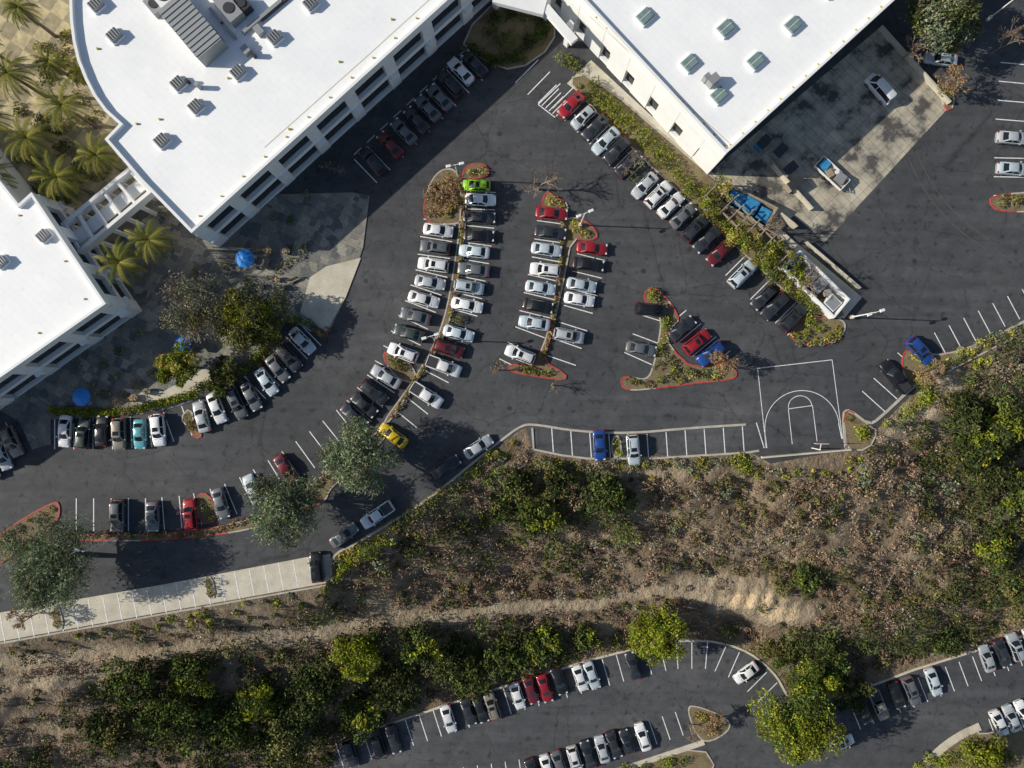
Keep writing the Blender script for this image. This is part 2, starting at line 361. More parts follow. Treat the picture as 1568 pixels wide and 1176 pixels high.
stalls([(1557,98),(1552,150),(1548,200),(1546,300)],26,50)
stalls([(520,1156),(780,1072),(960,1020),(1030,1003),(1090,1003),(1140,1025),(1175,1060)],22,42,zp=ZL,z=-11.955)
stalls([(840,1176),(1040,1108)],21,38,zp=ZL,z=-11.955); stalls([(1310,1098),(1440,1045),(1600,985)],22,40,zp=ZL,z=-11.955)
stalls([(1500,1125),(1620,1080)],20,36,zp=ZL,z=-11.955); stalls([(520,1220),(840,1176)],21,38,zp=ZL,z=-11.955)
def arc(cx,cy,rx,ry,a0,a1,k=28,rot=0):
    pts=[]
    for i in range(k+1):
        a=math.radians(a0+(a1-a0)*i/k); x,y=rx*math.cos(a),ry*math.sin(a)
        pts.append(P(cx+x*math.cos(rot)-y*math.sin(rot),cy+x*math.sin(rot)+y*math.cos(rot)))
    pm.strip(pts,0.1,0.038)
for a,b in [((1160,564),(1274,551)),((1274,551),(1290,672)),((1160,564),(1173,686)),((1207,626),(1244,621)),((1207,626),(1213,680)),((1244,621),(1251,676))]: seg(*a,*b,w=.1)
arc(1228,655,57,57,180,360,rot=-0.11); arc(1225,623,18,17,180,360,rot=-0.11)
seg(1171,662,1174,686); seg(1284,648,1289,672)
pm.build('parking_markings',[M['paint']])

# ---------------------------------------------------------------- foliage generator
PAL={'brown':(0.27,0.195,0.13),'grey':(0.27,0.225,0.165),'olive':(0.155,0.15,0.05),'dark':(0.06,0.074,0.027),'green':(0.1,0.128,0.034),
 'bright':(0.24,0.27,0.03),'yellow':(0.32,0.29,0.06),'sage':(0.18,0.2,0.12),'hedge':(0.2,0.225,0.03),'dry':(0.38,0.25,0.13),'pine':(0.2,0.24,0.135),'dkbrown':(0.13,0.09,0.058)}
def cloud(C,R,n,size,col,thin=0.6,lo=-0.15,shell=0.6,var=0.45):
    C=np.asarray(C,float);R=np.asarray(R,float);col=np.asarray(col,float);K=len(C)
    cnt=np.asarray(n) if np.ndim(n) else np.full(K,n); ii=np.repeat(np.arange(K),cnt); T=len(ii)
    d=rng.normal(size=(T,3)); d/=np.linalg.norm(d,axis=1)[:,None]; d[:,2]=np.where(d[:,2]<lo,-d[:,2],d[:,2])
    ph=ii*1.7; lump=1+0.22*np.sin(d[:,0]*5+ph)*np.cos(d[:,1]*5+ph*2)+0.12*np.sin(d[:,2]*9+ph)
    rr=(shell+(1-shell)*rng.random(T)**0.6)*lump
    pos=C[ii]+d*R[ii]*rr[:,None]
    nn=d*0.5+rng.normal(size=(T,3))*0.7; nn/=np.linalg.norm(nn,axis=1)[:,None]
    a=np.cross(nn,rng.normal(size=(T,3))); a/=np.linalg.norm(a,axis=1)[:,None]+1e-9; b=np.cross(nn,a)
    sz=(np.asarray(size)[ii] if np.ndim(size) else size)*(0.6+0.8*rng.random(T))
    a*=sz[:,None]; b*=(sz*thin)[:,None]
    V=np.stack([pos-a,pos-b*0.8,pos+a,pos+b*0.8],1)
    bright=(1-var+2*var*rng.random(T))*(0.75+0.35*np.clip(rr,0,1.1))  # random leaf tone; inner leaves coloured darker, inner shade painted in
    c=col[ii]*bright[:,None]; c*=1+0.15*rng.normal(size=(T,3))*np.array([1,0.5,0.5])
    return V.reshape(-1,3),np.clip(c,0.005,1)
def leafobj(name,V,c,parent=None,mat='leaf'):
    F=np.arange(len(V)).reshape(-1,4); me=npmesh(name,V,F,[M[mat]])
    a=me.attributes.new('Col','FLOAT_COLOR','POINT'); cc=np.ones((len(V),4),np.float32); cc[:,:3]=np.repeat(c,4,axis=0); a.data.foreach_set('color',cc.ravel())
    o=bpy.data.objects.new(name,me); sc.collection.objects.link(o)
    if parent: o.parent=parent
    return o
def pj(px,py,z):
    s=(H-z)/H/10; return np.stack([(px-784)*s,(588-py)*s,z],-1)
G=12.5; qx,qy=np.meshgrid(np.arange(-120,1700,G),np.arange(480,1280,G)); qx=qx.ravel()+rng.uniform(-7,7,qx.size); qy=qy.ravel()+rng.uniform(-7,7,qy.size)
u=np.interp(qx,xu,yu);l=np.interp(qx,xl,yl); keep=(qy>u+7)&(qy<l-6)
keep|=(qx<505)&(qy>u+7)
keep&=~((qx>1140)&(qx<1300)&(qy<716))
sm_=sandmask(qx,qy); keep&=rng.random(qx.size)>np.clip(sm_*1.25-0.1,0,0.97)
qx,qy,u,l,sm_=[a[keep] for a in (qx,qy,u,l,sm_)]
gb=[(825,775,62,66,.85,'green'),(930,765,30,42,.8,'green'),(1500,650,85,70,.85,'dark'),(1545,790,60,95,.9,'dark'),(1440,700,50,40,.5,'green'),(1230,890,35,24,.6,'olive'),(300,1090,220,65,1.0,'dark'),(560,1030,110,45,.95,'dark'),(740,1000,190,36,.85,'green'),(900,985,120,24,.7,'olive'),(1380,985,190,22,.85,'dark'),(630,810,60,28,.55,'dark'),(480,1110,90,80,1,'dark'),(1500,925,110,40,.5,'dark'),(1420,760,36,24,.35,'sage'),(1230,1040,60,60,1,'green'),(30,1170,100,40,.7,'dark'),(720,790,60,40,.5,'dark'),(440,920,150,15,.4,'dark')]
C=[];R=[];Nn=[];Cl=[];Sz=[]
for x,y,uu,ll,s_ in zip(qx,qy,u,l,sm_):
    r=random.random(); d=y-uu; big=1.0
    nz=noise.noise(Vector((x*.012,y*.012,3))); n2=noise.noise(Vector((x*.02,y*.02,9)))
    if r<0.5+nz*0.5: t='brown'
    elif r<0.74+nz*.3: t='grey'
    elif r<0.84: t='dkbrown'
    elif r<0.95: t='olive'
    else: t='dark'
    if n2>0.28 and random.random()<.55: t='olive' if random.random()<.6 else 'sage'
    for cx,cy,rx,ry,k2,tt in gb:
        if random.random()<k2*math.exp(-((x-cx)/rx)**2-((y-cy)/ry)**2)*1.15:
            t=tt if random.random()<.65 else random.choice(['dark','green','olive','brown']); big=random.uniform(1.1,2.1); break
    if d<34 and big==1.0:
        t=random.choice(['olive','yellow','sage','hedge','grey']); big=.7
        if random.random()<.3: continue
    if x<520 and y>1020 and big==1 and random.random()<.5: continue
    if big>1.4 and random.random()<.35: continue
    if big==1.0 and random.random()<.12+.25*max(0,-n2): continue
    rad=random.choice([random.uniform(.45,.8),random.uniform(.8,1.3)])*big; z=float(TZ(x,y)); hh=rad*random.uniform(.6,1.05)*(1.3 if big>1 else 1)
    C.append(pj(x,y,z+hh*.15)); R.append((rad*random.uniform(.8,1.2),rad*random.uniform(.8,1.2),hh)); Nn.append(int(60*rad**1.6)+22)
    j=random.uniform(.65,1.3); Cl.append([v*j for v in PAL[t]]); Sz.append(0.19 if t in('brown','grey') else 0.23)
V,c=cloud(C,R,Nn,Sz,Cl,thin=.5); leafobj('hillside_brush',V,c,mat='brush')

def shrub(items,name='shrub',pal='hedge',size=.16,dens=60,z0=0.14):
    C=[];R=[];Cl=[];Nn=[]
    for it in items:
        x,y,r=it[:3]; r/=10; h=it[3] if len(it)>3 else r*.8; p=it[4] if len(it)>4 else pal
        k=max(1,int(r*2.2)); 
        for _ in range(k):
            a=random.random()*6.28; q=random.random()**.5*r*.55 if k>1 else 0
            c0=P(x,y,z0+h*.3); rr=r*(random.uniform(.5,.7) if k>1 else 1)
            C.append((c0.x+q*math.cos(a),c0.y+q*math.sin(a),c0.z)); R.append((rr,rr,h*random.uniform(.6,.85)))
            j=random.uniform(.75,1.3); Cl.append([v*j for v in PAL[p]]); Nn.append(int(dens*rr**1.7)+26)
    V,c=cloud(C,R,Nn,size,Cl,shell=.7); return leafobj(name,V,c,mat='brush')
def hedge(p0,p1,w,h,pal='hedge',z0=0.1,name='hedge'):
    a=P(*p0,z0+h/2);b=P(*p1,z0+h/2);L=(b-a).length; C=[];R=[];Cl=[]
    k=max(2,int(L/(w*.03)))
    for i in range(k):
        q=a.lerp(b,i/(k-1)); C.append((q.x+random.uniform(-.15,.15),q.y+random.uniform(-.15,.15),z0+h*.4)); R.append((w/20*random.uniform(.95,1.15),w/20*1.05,h*random.uniform(.55,.68))); j=random.uniform(.8,1.2); Cl.append([v*j for v in PAL[pal]])
    V,c=cloud(C,R,int(75*(w/20)**1.6)+50,.15,Cl,shell=.78,var=.3); return leafobj(name,V,c,mat='brush')

def tree(px,py,R,h,pal,z0=0.0,name='tree',n=14,leaf=.22,dens=330,flat=.62,gaps=.6,thin=.55,mat='leaf'):
    zc=z0+h*.66; c0=P(px,py,zc); base=Vector((c0.x+random.uniform(-.3,.3),c0.y+random.uniform(-.3,.3),z0-0.3))
    e=empty(name,base); b=MB(); tk=Vector((0,0,h*.42)); tr=.05*R+.06
    b.cyl((0,0,0),tk*.5,tr*1.3,tr,7,0,False); b.cyl(tk*.5,tk,tr,tr*.8,7,0,False)
    C=[];RR=[];Cl=[]
    for i in range(n):
        a=i*2.4+random.uniform(-.5,.5); q=math.sqrt((i+.5)/n)*R*random.uniform(.62,.88); zz=h*.66+(1-(q/R)**2)*h*.2+random.uniform(-.12,.1)*h
        t=Vector((q*math.cos(a),q*math.sin(a),zz)); s=random.uniform(.2,.42)*R
        C.append(t);RR.append((s,s*random.uniform(.8,1.2),s*flat)); j=random.uniform(.65,1.35); p=PAL[pal if not isinstance(pal,(list,tuple)) else random.choice(pal)]; Cl.append([v*j for v in p])
        md=tk.lerp(t,.5)+Vector((0,0,-.08*h)); b.cyl(tk*.9,md,tr*.45,tr*.3,5,0,False); b.cyl(md,t,tr*.3,tr*.1,4,0,False)
    b.build('trunk_and_limbs',[M['bark']],True,e)
    V,c=cloud(C,RR,[int(dens*(r[0]/1.5)**1.6)+40 for r in RR],leaf,Cl,lo=-.7,shell=gaps*.7,thin=thin)
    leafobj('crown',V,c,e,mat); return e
def bare(px,py,R,h,z0=0.14,leaves=0,pal='dry',name='bare_tree'):
    c0=P(px,py,z0+h*.65); e=empty(name,(c0.x,c0.y,z0)); b=MB(); tips=[]
    def br(p,d,L,r,k):
        q=p+d*L; b.cyl(p,q,r,max(.025,r*.7),4 if k>2 else 3,0,False)
        if k==0: tips.append(q); return
        for _ in range(3 if k>2 else random.choice((2,3,3))):
            nd=(d+Vector((random.gauss(0,.55),random.gauss(0,.55),random.gauss(.08,.3)))).normalized(); br(q,nd,L*random.uniform(.66,.88),max(.03,r*.64),k-1)
        tips.append(q)
    br(Vector((0,0,0)),Vector((0,0,1)),h*.27,.055*R,5 if R>2 else 4)
    mr=max(math.hypot(t.x,t.y) for t in tips); b.v=[(x*R/mr,y*R/mr,z) for x,y,z in b.v]
    b.build('branches',[M['twig']],False,e)
    if leaves:
        T=[(t.x*R/mr,t.y*R/mr,t.z) for t in tips]; V,c=cloud(T,[(.3,.3,.3)]*len(T),leaves,.13,[PAL[pal]]*len(T),lo=-1,shell=.2); leafobj('leaves',V,c,e)
    return e
def palm(px,py,R,h,z0=.15):
    c0=P(px,py,z0+h); e=empty('palm_tree',(c0.x,c0.y,z0)); b=MB()
    for i in range(6): b.cyl((0,0,h*i/6),(0,0,h*(i+1)/6),.30-.02*i,.27-.02*i,8,0,False)
    b.cyl((0,0,h-.7),(0,0,h+.1),.28,.45,8,0); b.build('trunk',[M['bark']],True,e)
    Vs=[];Cs=[]; nf=32; ph=random.random()*6
    for i in range(nf):
        a=ph+i*2.39996+random.uniform(-.15,.15); el=1.2-1.6*(i/nf)+random.uniform(-.1,.1); L=R*random.uniform(.85,1.15); p=np.array([0,0,h]); sg_=L/12
        colr=np.array((0.32,0.24,0.09) if i>26 else random.choice([(0.2,0.2,0.045),(0.12,0.14,0.035),(0.28,0.26,0.065)]))
        ang=el
        for j in range(12):
            d=np.array([math.cos(a)*math.cos(ang),math.sin(a)*math.cos(ang),math.sin(ang)]); q=p+d*sg_
            s=np.array([-math.sin(a),math.cos(a),0]); w=.42*math.sin(math.pi*min(1,(j+1.5)/13))*R/3.5
            Vs+= [p-s*.06,q-s*.06,q+s*.06,p+s*.06]; Cs.append(colr*1.0)
            for t in (.1,.6):
              for sg in (-1,1):
                o=p+d*sg_*t; tip=o+s*sg*w+d*w*1.2+np.array([0,0,-w*.25]); k2=d*.05
                Vs+=[o-k2,tip-k2*.2,tip+k2*.2,o+k2*1.2]; Cs.append(colr*random.uniform(.7,1.3))
            p=q; ang-=.16
    leafobj('fronds',np.array(Vs),np.array(Cs),e)

# ---------------------------------------------------------------- islands
RED=[(650,325,22),(735,262,30),(750,270,16),(840,300,28),(905,352,24),(780,560,18),(830,575,45),(868,578,14),(998,448,30),(1035,478,14),(955,588,18),(1130,570,20),(1060,590,60),(1240,528,48),(585,545,16),(300,660,22),(320,756,20),(92,775,25),(30,800,90),(1525,312,30),(1446,170,14),(1385,545,20),(500,515,16),(480,785,24),(250,828,40),(320,822,30),(150,826,40),(1300,632,14),(430,800,30)]
def island(pts,sm_=2,z=0,mat='mulch',name='planter_island'):
    w=chaikin(W(pts,z),sm_)
    def sel(x,y):
        px,py=x*10+784,588-y*10
        return 1 if z==0 and any(math.hypot(px-a,py-b)<r for a,b,r in RED) else 0
    b=MB(); b.ring(w,.22,z,z+.15,0,sel); b.flat(inset(w,.17),z+.12,2); return b.build(name,[M['kerb'],M['red'],M[mat]])
island([(645,318),(665,262),(700,255),(710,300),(712,340),(692,345),(655,345)])
island([(706,262),(718,250),(745,250),(752,268),(735,274),(714,275),(715,340),(706,400),(698,450),(688,500),(665,545),(628,600),(596,650),(584,648),(620,600),(655,545),(676,500),(688,450),(696,400),(704,340)])
island([(583,540),(600,537),(626,552),(640,575),(630,590),(598,572)])
island([(828,312),(836,290),(852,302),(872,312),(866,335),(880,332),(905,342),(918,362),(905,370),(876,366),(866,420),(856,465),(846,510),(832,552),(868,572),(866,584),(825,578),(778,570),(778,556),(815,560),(824,545),(838,510),(848,460),(857,410),(862,362),(856,320),(835,320)],1)
island([(986,445),(1002,438),(1020,455),(1032,470),(1042,490),(1030,500),(1020,520),(1040,545),(1062,562),(1110,555),(1130,568),(1126,582),(1070,587),(1010,595),(955,600),(948,580),(962,574),(990,582),(1000,560),(1008,520),(1012,490),(1000,468),(986,464)])
island([(1205,512),(1222,490),(1245,480),(1275,485),(1296,492),(1292,515),(1262,530),(1225,530)])
island([(275,640),(292,622),(300,650),(312,668),(300,673),(288,655)],1)
island([(300,760),(312,752),(328,765),(336,798),(304,804)],1)
island([(-60,880),(0,815),(85,764),(94,775),(90,800),(40,840),(-60,900)])
island([(95,815),(200,820),(310,811),(390,793),(440,768),(490,731),(540,690),(590,650),(604,655),(560,705),(505,748),(500,770),(440,790),(400,808),(320,822),(200,830),(95,827)])
island([(78,930),(92,926),(100,962),(84,966)],1); island([(312,884),(326,882),(332,915),(318,918)],1)
island([(936,668),(950,666),(953,700),(936,700)],1)
island([(1515,298),(1600,292),(1600,325),(1530,326),(1515,315)])
island([(1380,540),(1400,530),(1440,548),(1560,500),(1568,510),(1440,575),(1400,600),(1380,572)])
island([(1290,632),(1302,626),(1330,650),(1345,660),(1330,690),(1292,690)],1)
island([(1436,130),(1458,128),(1462,165),(1446,172)],1)
island([(440,485),(455,480),(505,508),(500,518),(470,505)],1)
island([(700,60),(790,-30),(850,20),(850,70),(790,112),(735,92)],1)
island([(866,120),(905,112),(1090,270),(1210,370),(1300,480),(1280,492),(1235,478),(1150,400),(1050,305),(960,222),(900,160)],1)
island([(1050,1080),(1070,1080),(1118,1100),(1118,1120),(1080,1140),(1062,1120)],2,ZL)
island([(900,1190),(985,1168),(1075,1140),(1100,1180),(1050,1230),(900,1230)],1,ZL)
island([(1390,1190),(1440,1140),(1495,1112),(1500,1125),(1560,1110),(1640,1150),(1600,1260),(1400,1260)],1,ZL)
wk=MB(); wk.kerbline([P(*p,ZL) for p in chaikin([(1395,1195),(1435,1150),(1470,1125),(1500,1112)],2,False)],1.3,ZL,ZL+.16); wk.kerbline([P(*p,ZL) for p in chaikin([(930,1185),(1000,1162),(1078,1136)],2,False)],.9,ZL,ZL+.165); wk.kerbline([P(*p,ZL) for p in chaikin([(522,1133),(780,1047),(960,994),(1060,977),(1135,990),(1185,1028),(1205,1065)],2,False)],.35,ZL,ZL+.14); wk.kerbline([P(*p,ZL) for p in [(1280,1070),(1400,1025),(1568,973),(1700,930)]],.35,ZL,ZL+.14)
wk.build('concrete_walkway',[M['conc']])
def along(poly,n,r,pal,h=.7,name='shrub',jit=4,size=.15,z0=.12):
    p=[Vector(q) for q in poly]; L=[0]
    for i in range(1,len(p)): L.append(L[-1]+(p[i]-p[i-1]).length)
    it=[]
    for j in range(n):
        s=(j+.5)*L[-1]/n; it.append((np.interp(s,L,[q.x for q in p])+random.uniform(-jit,jit),np.interp(s,L,[q.y for q in p])+random.uniform(-jit,jit),r*random.uniform(.6,1.3),h,random.choice(pal)))
    shrub(it,name,size=size,z0=z0)
along([(712,280),(706,400),(690,490),(660,545),(600,640)],70,4.5,['dry','yellow','olive','brown'],.4,'ground_cover',2)
along([(862,330),(858,410),(845,500),(830,555)],46,4,['dry','yellow','olive','brown'],.4,'ground_cover',1.5)
along([(650,325),(690,320),(700,290),(670,280),(660,300),(690,335)],26,8,['dry','brown','yellow'],.6,'ground_cover',6)
shrub([(608,560,14,.9),(600,552,8)],pal='olive'); shrub([(738,262,9),(722,264,7)],pal='yellow'); shrub([(845,306,9),(858,314,6)],pal='yellow'); shrub([(882,350,9),(896,358,7),(880,340,6)],pal='yellow'); shrub([(705,490,11,1)],pal='olive')
along([(828,568),(800,564),(850,574)],9,6,['yellow','olive'],.5)
along([(1000,455),(1015,480),(1018,500),(1010,540),(1030,560),(1060,572),(1100,570),(1000,582)],30,8,['olive','hedge','yellow','sage'],.8)
shrub([(1003,452,14,1,'hedge'),(1020,492,8,.8,'hedge'),(1008,560,8)],pal='olive')
along([(960,585),(1000,590)],5,5,['brown','olive'],.4)
shrub([(1240,492,14,1.2),(1255,505,11,1),(1232,512,10,.8),(1270,512,10,.8),(1250,522,6),(1222,514,6),(1283,505,6)],pal='hedge')
along([(1210,505),(1225,525),(1265,525),(1290,510)],12,5,['yellow','sage'],.4)
along([(290,640),(296,662)],4,6,['olive'],.7); shrub([(315,775,9,1),(322,792,7)],pal='olive')
along([(-30,860),(20,815),(80,780)],12,6,['olive','dry','grey'],.4)
along([(100,820),(310,817),(440,780),(520,712),(596,655)],70,5,['dry','olive','brown','grey'],.35,'ground_cover',3)
shrub([(85,940,8,1.1),(88,955,6,.9)],pal='olive'); shrub([(320,893,8,1.1),(324,908,7,1)],pal='olive'); shrub([(944,692,11,1.3),(945,676,7,1)],pal='hedge')
shrub([(1535,308,12,.8),(1560,310,14,.9)],pal='olive'); shrub([(1447,142,13,1.6)],pal='hedge')
along([(1395,545),(1440,560),(1500,528),(1560,502)],26,9,['yellow','sage','olive','hedge'],.7); along([(1400,580),(1430,600),(1400,625)],12,11,['bright','yellow','olive'],.9)
shrub([(1315,662,14,1.1),(1380,632,16,1.3),(1300,640,6),(1355,650,10),(1410,612,15,1.2,'bright')],pal='hedge')
along([(512,858),(560,838),(620,800),(690,748),(760,690)],40,8,['bright','yellow','olive','sage'],.7)
along([(515,885),(525,870),(560,850),(600,825)],20,8,['bright','green','yellow'],.9)
along([(820,705),(900,715),(1000,712),(1140,705)],40,8,['yellow','olive','grey','sage'],.7); shrub([(1130,712,22,1.6),(1320,662,14,1.2)],pal='hedge',z0=-.5)
along([(445,487),(470,495),(500,512)],9,7,['green','hedge'],.8)
for a,b,w in [((915,145),(965,192),30),((983,208),(1025,250),30),((1040,268),(1058,288),24),((860,90),(882,102),22)]: hedge(a,b,w,1.1,'hedge')
shrub([(905,132,17,1.3,'green'),(898,150,9,1,'green'),(972,252,14,1.2,'sage'),(968,270,8)],pal='hedge')
along([(880,120),(930,170),(1000,235),(1060,290)],16,4,['sage','olive'],.4,'ground_cover',9)
along([(1060,290),(1100,330),(1150,380),(1200,430),(1250,475)],50,11,['olive','yellow','hedge','hedge','green'],1.1,jit=8)
along([(715,72),(760,98),(800,75),(835,40)],34,11,['green','dark'],.9); along([(740,50),(790,20),(830,10),(820,50)],26,10,['dark','green'],.6,jit=12); shrub([(775,62,20,1.3,'green'),(752,90,12,.9),(800,90,10,.9)],pal='green')
def hl(poly,w,h,pal='green'):
    for a,b in zip(poly[:-1],poly[1:]): hedge(a,b,w,h,pal,.14)
hl([(80,628),(130,632),(190,630),(245,618),(300,602)],12,.8,'hedge')
along([(300,595),(345,582),(385,555),(415,520),(425,490)],34,11,['green','olive','hedge'],.9)
along([(150,607),(170,600),(200,612)],6,7,['grey','olive'],.5)
along([(440,385),(470,378),(428,412),(400,440)],9,6,['olive','sage','green'],.7)
for x,y in [(180,540),(215,510),(235,570),(180,575),(160,560),(120,560),(145,590),(210,590),(470,300),(445,340),(500,255),(420,330),(380,430),(375,440),(250,330),(300,420),(345,405),(280,300)]: shrub([(x,y,random.uniform(7,12),.8)],pal=random.choice(['green','sage','olive']))
along([(60,120),(120,150),(140,190),(60,190),(30,240),(110,300),(60,300),(150,270),(20,150)],56,12,['green','olive','dark','dark'],.8,jit=16)
along([(60,60),(95,90),(100,40)],10,9,['yellow','olive'],.7,jit=8)
along([(0,600),(30,612)],4,7,['green'],.6)
along([(1395,1185),(1450,1160),(1520,1150)],16,12,['green','bright','hedge'],.8,jit=10,z0=ZL+.15); along([(940,1185),(1050,1165)],12,12,['green','hedge'],.7,jit=8,z0=ZL+.15)
along([(1060,1090),(1095,1110),(1080,1125)],8,6,['yellow','olive'],.5,z0=ZL+.12)
for a,b in [(522,1120),(560,1100),(620,1080),(700,1058),(780,1035),(850,1012),(920,990)]: shrub([(a,b,14,1.3),(a+20,b-5,12,1.2)],pal=random.choice(['green','olive','dark']),z0=ZL+.2)
for x,y in [(545,699),(440,777)]: tree(x,y,5.9,9,['pine','pine','pine','sage'],n=32,leaf=.25,dens=250,gaps=.4,thin=.32,name='pine_tree')
tree(75,868,7.4,10,['pine','pine','pine','sage'],n=36,leaf=.25,dens=240,gaps=.4,thin=.32,name='pine_tree')
tree(300,472,5.8,7.5,['grey','olive','sage','grey'],n=28,dens=110,gaps=.3,leaf=.17); bare(300,470,5.6,7); tree(378,488,5.3,7,['olive','olive','hedge'],n=22,dens=360); tree(270,562,3.6,5.5,['yellow','hedge'],n=14,dens=360); tree(345,565,2.5,3.6,'olive',n=8); tree(335,600,1.8,3,'green',n=6)
tree(1440,22,6,9,['sage','sage','olive','green'],n=24,dens=230); bare(1470,120,3.4,6,leaves=4); bare(1405,70,2.8,6); bare(1550,60,3,7)
tree(1005,972,5.2,8,['bright','bright','hedge'],z0=-11,n=18); tree(1235,1050,5,8,['bright','green'],z0=-12,n=16); tree(1222,1105,7,9.5,['bright','hedge','green'],z0=-12,n=26); tree(1192,1000,3,5,['olive','green'],z0=-12,n=10); tree(1505,1160,5,7,['bright','olive'],z0=-12,n=14)
tree(398,1068,4.5,7,['bright','hedge','green'],z0=-10,n=14); tree(545,1005,4.3,6.5,['bright','hedge','green'],z0=-9,n=12)
for x,y,r in [(200,1040,4),(250,1090,5),(320,1120,6),(430,1130,6),(480,1060,5),(600,1060,4.5),(640,985,4),(700,1020,4.5),(770,1010,4),(830,990,3.6),(170,1120,4),(550,1100,4),(300,1040,4),(900,975,2.6),(1270,1010,4),(1300,1060,3.5),(820,790,3.8),(858,742,3.2),(926,756,3.8),(795,745,2.6),(1480,640,3),(1495,690,3.4),(1545,650,4.2),(1555,760,4.4),(1520,730,3.2),(1528,840,3.6),(1560,900,3.4),(1230,890,2.6),(1450,985,3),(720,1040,3.5)]:
    tree(x,y,r,r*1.15,random.choice([['dark','green'],['dark','olive','dark'],['green','dark','hedge']]),z0=float(TZ(x,y)),n=15,dens=180,name='oak_tree',mat='brush',leaf=.26)
for x,y in [(1102,292),(1085,315),(1130,358),(1188,388),(1222,428),(1150,372),(1212,402),(1170,395)]: tree(x,y,random.uniform(1.8,2.6),4,['olive','yellow','hedge'],n=8,dens=200,leaf=.17)
bare(675,300,4.1,6,leaves=12); bare(826,278,3.6,6.5); bare(1112,562,2.8,4.5,leaves=4); bare(1425,572,2.6,4.5,leaves=4); bare(762,566,1.6,3.5,leaves=1); bare(845,590,1.6,3); bare(515,255,2,5); bare(35,950,2.6,5,leaves=2); bare(1060,1120,2,4,z0=ZL,leaves=2); bare(1095,1108,2.4,4,z0=ZL,leaves=3); bare(1235,425,3.4,7); bare(1175,345,3,6.5); bare(975,250,2.4,5); bare(190,615,2.2,4)
for x,y,r,h in [(228,367,4,7),(183,402,4.2,7.5),(12,112,4.4,8),(95,162,4.4,8),(42,212,4.4,8),(88,272,4.4,8),(148,238,3.8,7),(28,12,3.2,8),(-25,180,4,8),(-40,60,4,8),(75,95,3,6),(-15,270,4,8),(120,110,2.6,5)]: palm(x,y,r,h)

# ---------------------------------------------------------------- buildings
bm_=[M['wall'],M['roof'],M['glass'],M['ind'],M['dark'],M['yellow'],M['sky_g']]
def building(name,roofpx,facades,h=9.5):
    e=empty(name); w=W(roofpx,h)
    b=MB(); b.ring(w,.4,h-1.5,h,0); b.build('parapet',bm_,parent=e)
    b=MB(); b.prism(inset(w,.3),h-1.35,h-.6,0,1); b.build('roof',bm_,parent=e)
    b=MB(); core=inset(w,.7); b.prism(core,0,h-1.3,0,0); b.build('walls',bm_,parent=e)
    fb=MB(); gb_=MB()
    for (a,c,bays,style) in facades:
        A=P(*a,h).xy; B=P(*c,h).xy; t=(B-A).normalized(); nrm=Vector((t.y,-t.x))
        cen=sum((Vector(q) for q in w),Vector((0,0)))/len(w)
        if nrm.dot(A-cen)<0: nrm=-nrm
        L=(B-A).length; rz=math.atan2(t.y,t.x)
        def bx(s0,s1,d0,d1,z0,z1,m,tb):
            c2=A+t*((s0+s1)/2)-nrm*((d0+d1)/2); tb.box((c2.x,c2.y,(z0+z1)/2),(s1-s0,abs(d1-d0),z1-z0),rz,m)
        pw_=.95 if style==0 else 1.7
        for i in range(bays+1):
            s=min(max(L*i/bays,pw_-.05),L-pw_+.05); bx(s-pw_,s+pw_,-.08,.66,0,h-1.48,0,fb)
            if style==0: bx(s-.7,s+.7,-.7,-.075,3.7,4.3,0,fb)
        bx(.1,L-.1,.02,.6,0,.7,0,fb)
        if style==0:
            bx(.1,L-.1,-.06,.6,4.0,4.9,0,fb); wz=((.75,3.95),(4.95,7.95))
        else:
            bx(.1,L-.1,-.05,.6,4.4,h-1.47,0,fb); wz=((.75,4.35),)
        for z0,z1 in wz:
            bx(.5,L-.5,.64,.685,z0,z1,2,gb_)
            k=int(L/2)
            for j in range(k): bx(L*j/k-.03,L*j/k+.03,.58,.63,z0,z1,4,gb_)
    fb.build('facade_piers_and_ledges',bm_,parent=e); gb_.build('windows',bm_,parent=e)
    return e
B1=[(293,357),(770,-77),(560,-310),(130,-300),(112,-60),(106,0),(107,30),(111,62),(118,92),(130,122),(143,147),(160,170),(182,190),(160,213),(215,277)]
e1=building('white_office_building',B1,[((293,357),(770,-77),8,0)])
e3=building('white_office_building',[(1112,235),(800,-100),(1060,-400),(1600,-210)],[((1112,235),(800,-100),8,1)])
e2=building('white_office_building',[(162,465),(48,294),(28,312),(-100,150),(-400,350),(-200,718)],[((162,465),(-200,718),5,0),((48,294),(162,465),3,0)])
rb=MB(); dz=8.9; th=math.radians(42)
def vent(b,x,y,s=1,rz=th):
    p=P(x,y,dz); b.box((p.x,p.y,dz+.15),(2.0*s,1.6*s,.3),rz,0); b.box((p.x,p.y,dz+.6),(1.7*s,1.3*s,.6),rz,3)
    for i in range(4):
        q=(i-1.5)*.4*s; b.box((p.x+q*math.cos(rz),p.y+q*math.sin(rz),dz+.93),(.14*s,1.25*s,.08),rz,4)
for x,y in [(275,130),(302,165),(250,217),(366,113),(422,60),(477,8),(178,57),(150,10)]: vent(rb,x,y)
p=P(290,38,dz+2.6); rz=math.radians(-50)
rb.box((p.x,p.y,dz+1.3),(8.5,4.2,2.6),rz,3)
for i in range(11):
    q=(i-5)*.75; rb.box((p.x+q*math.cos(rz),p.y+q*math.sin(rz),dz+2.66),(.5,4.3,.1),rz,3)
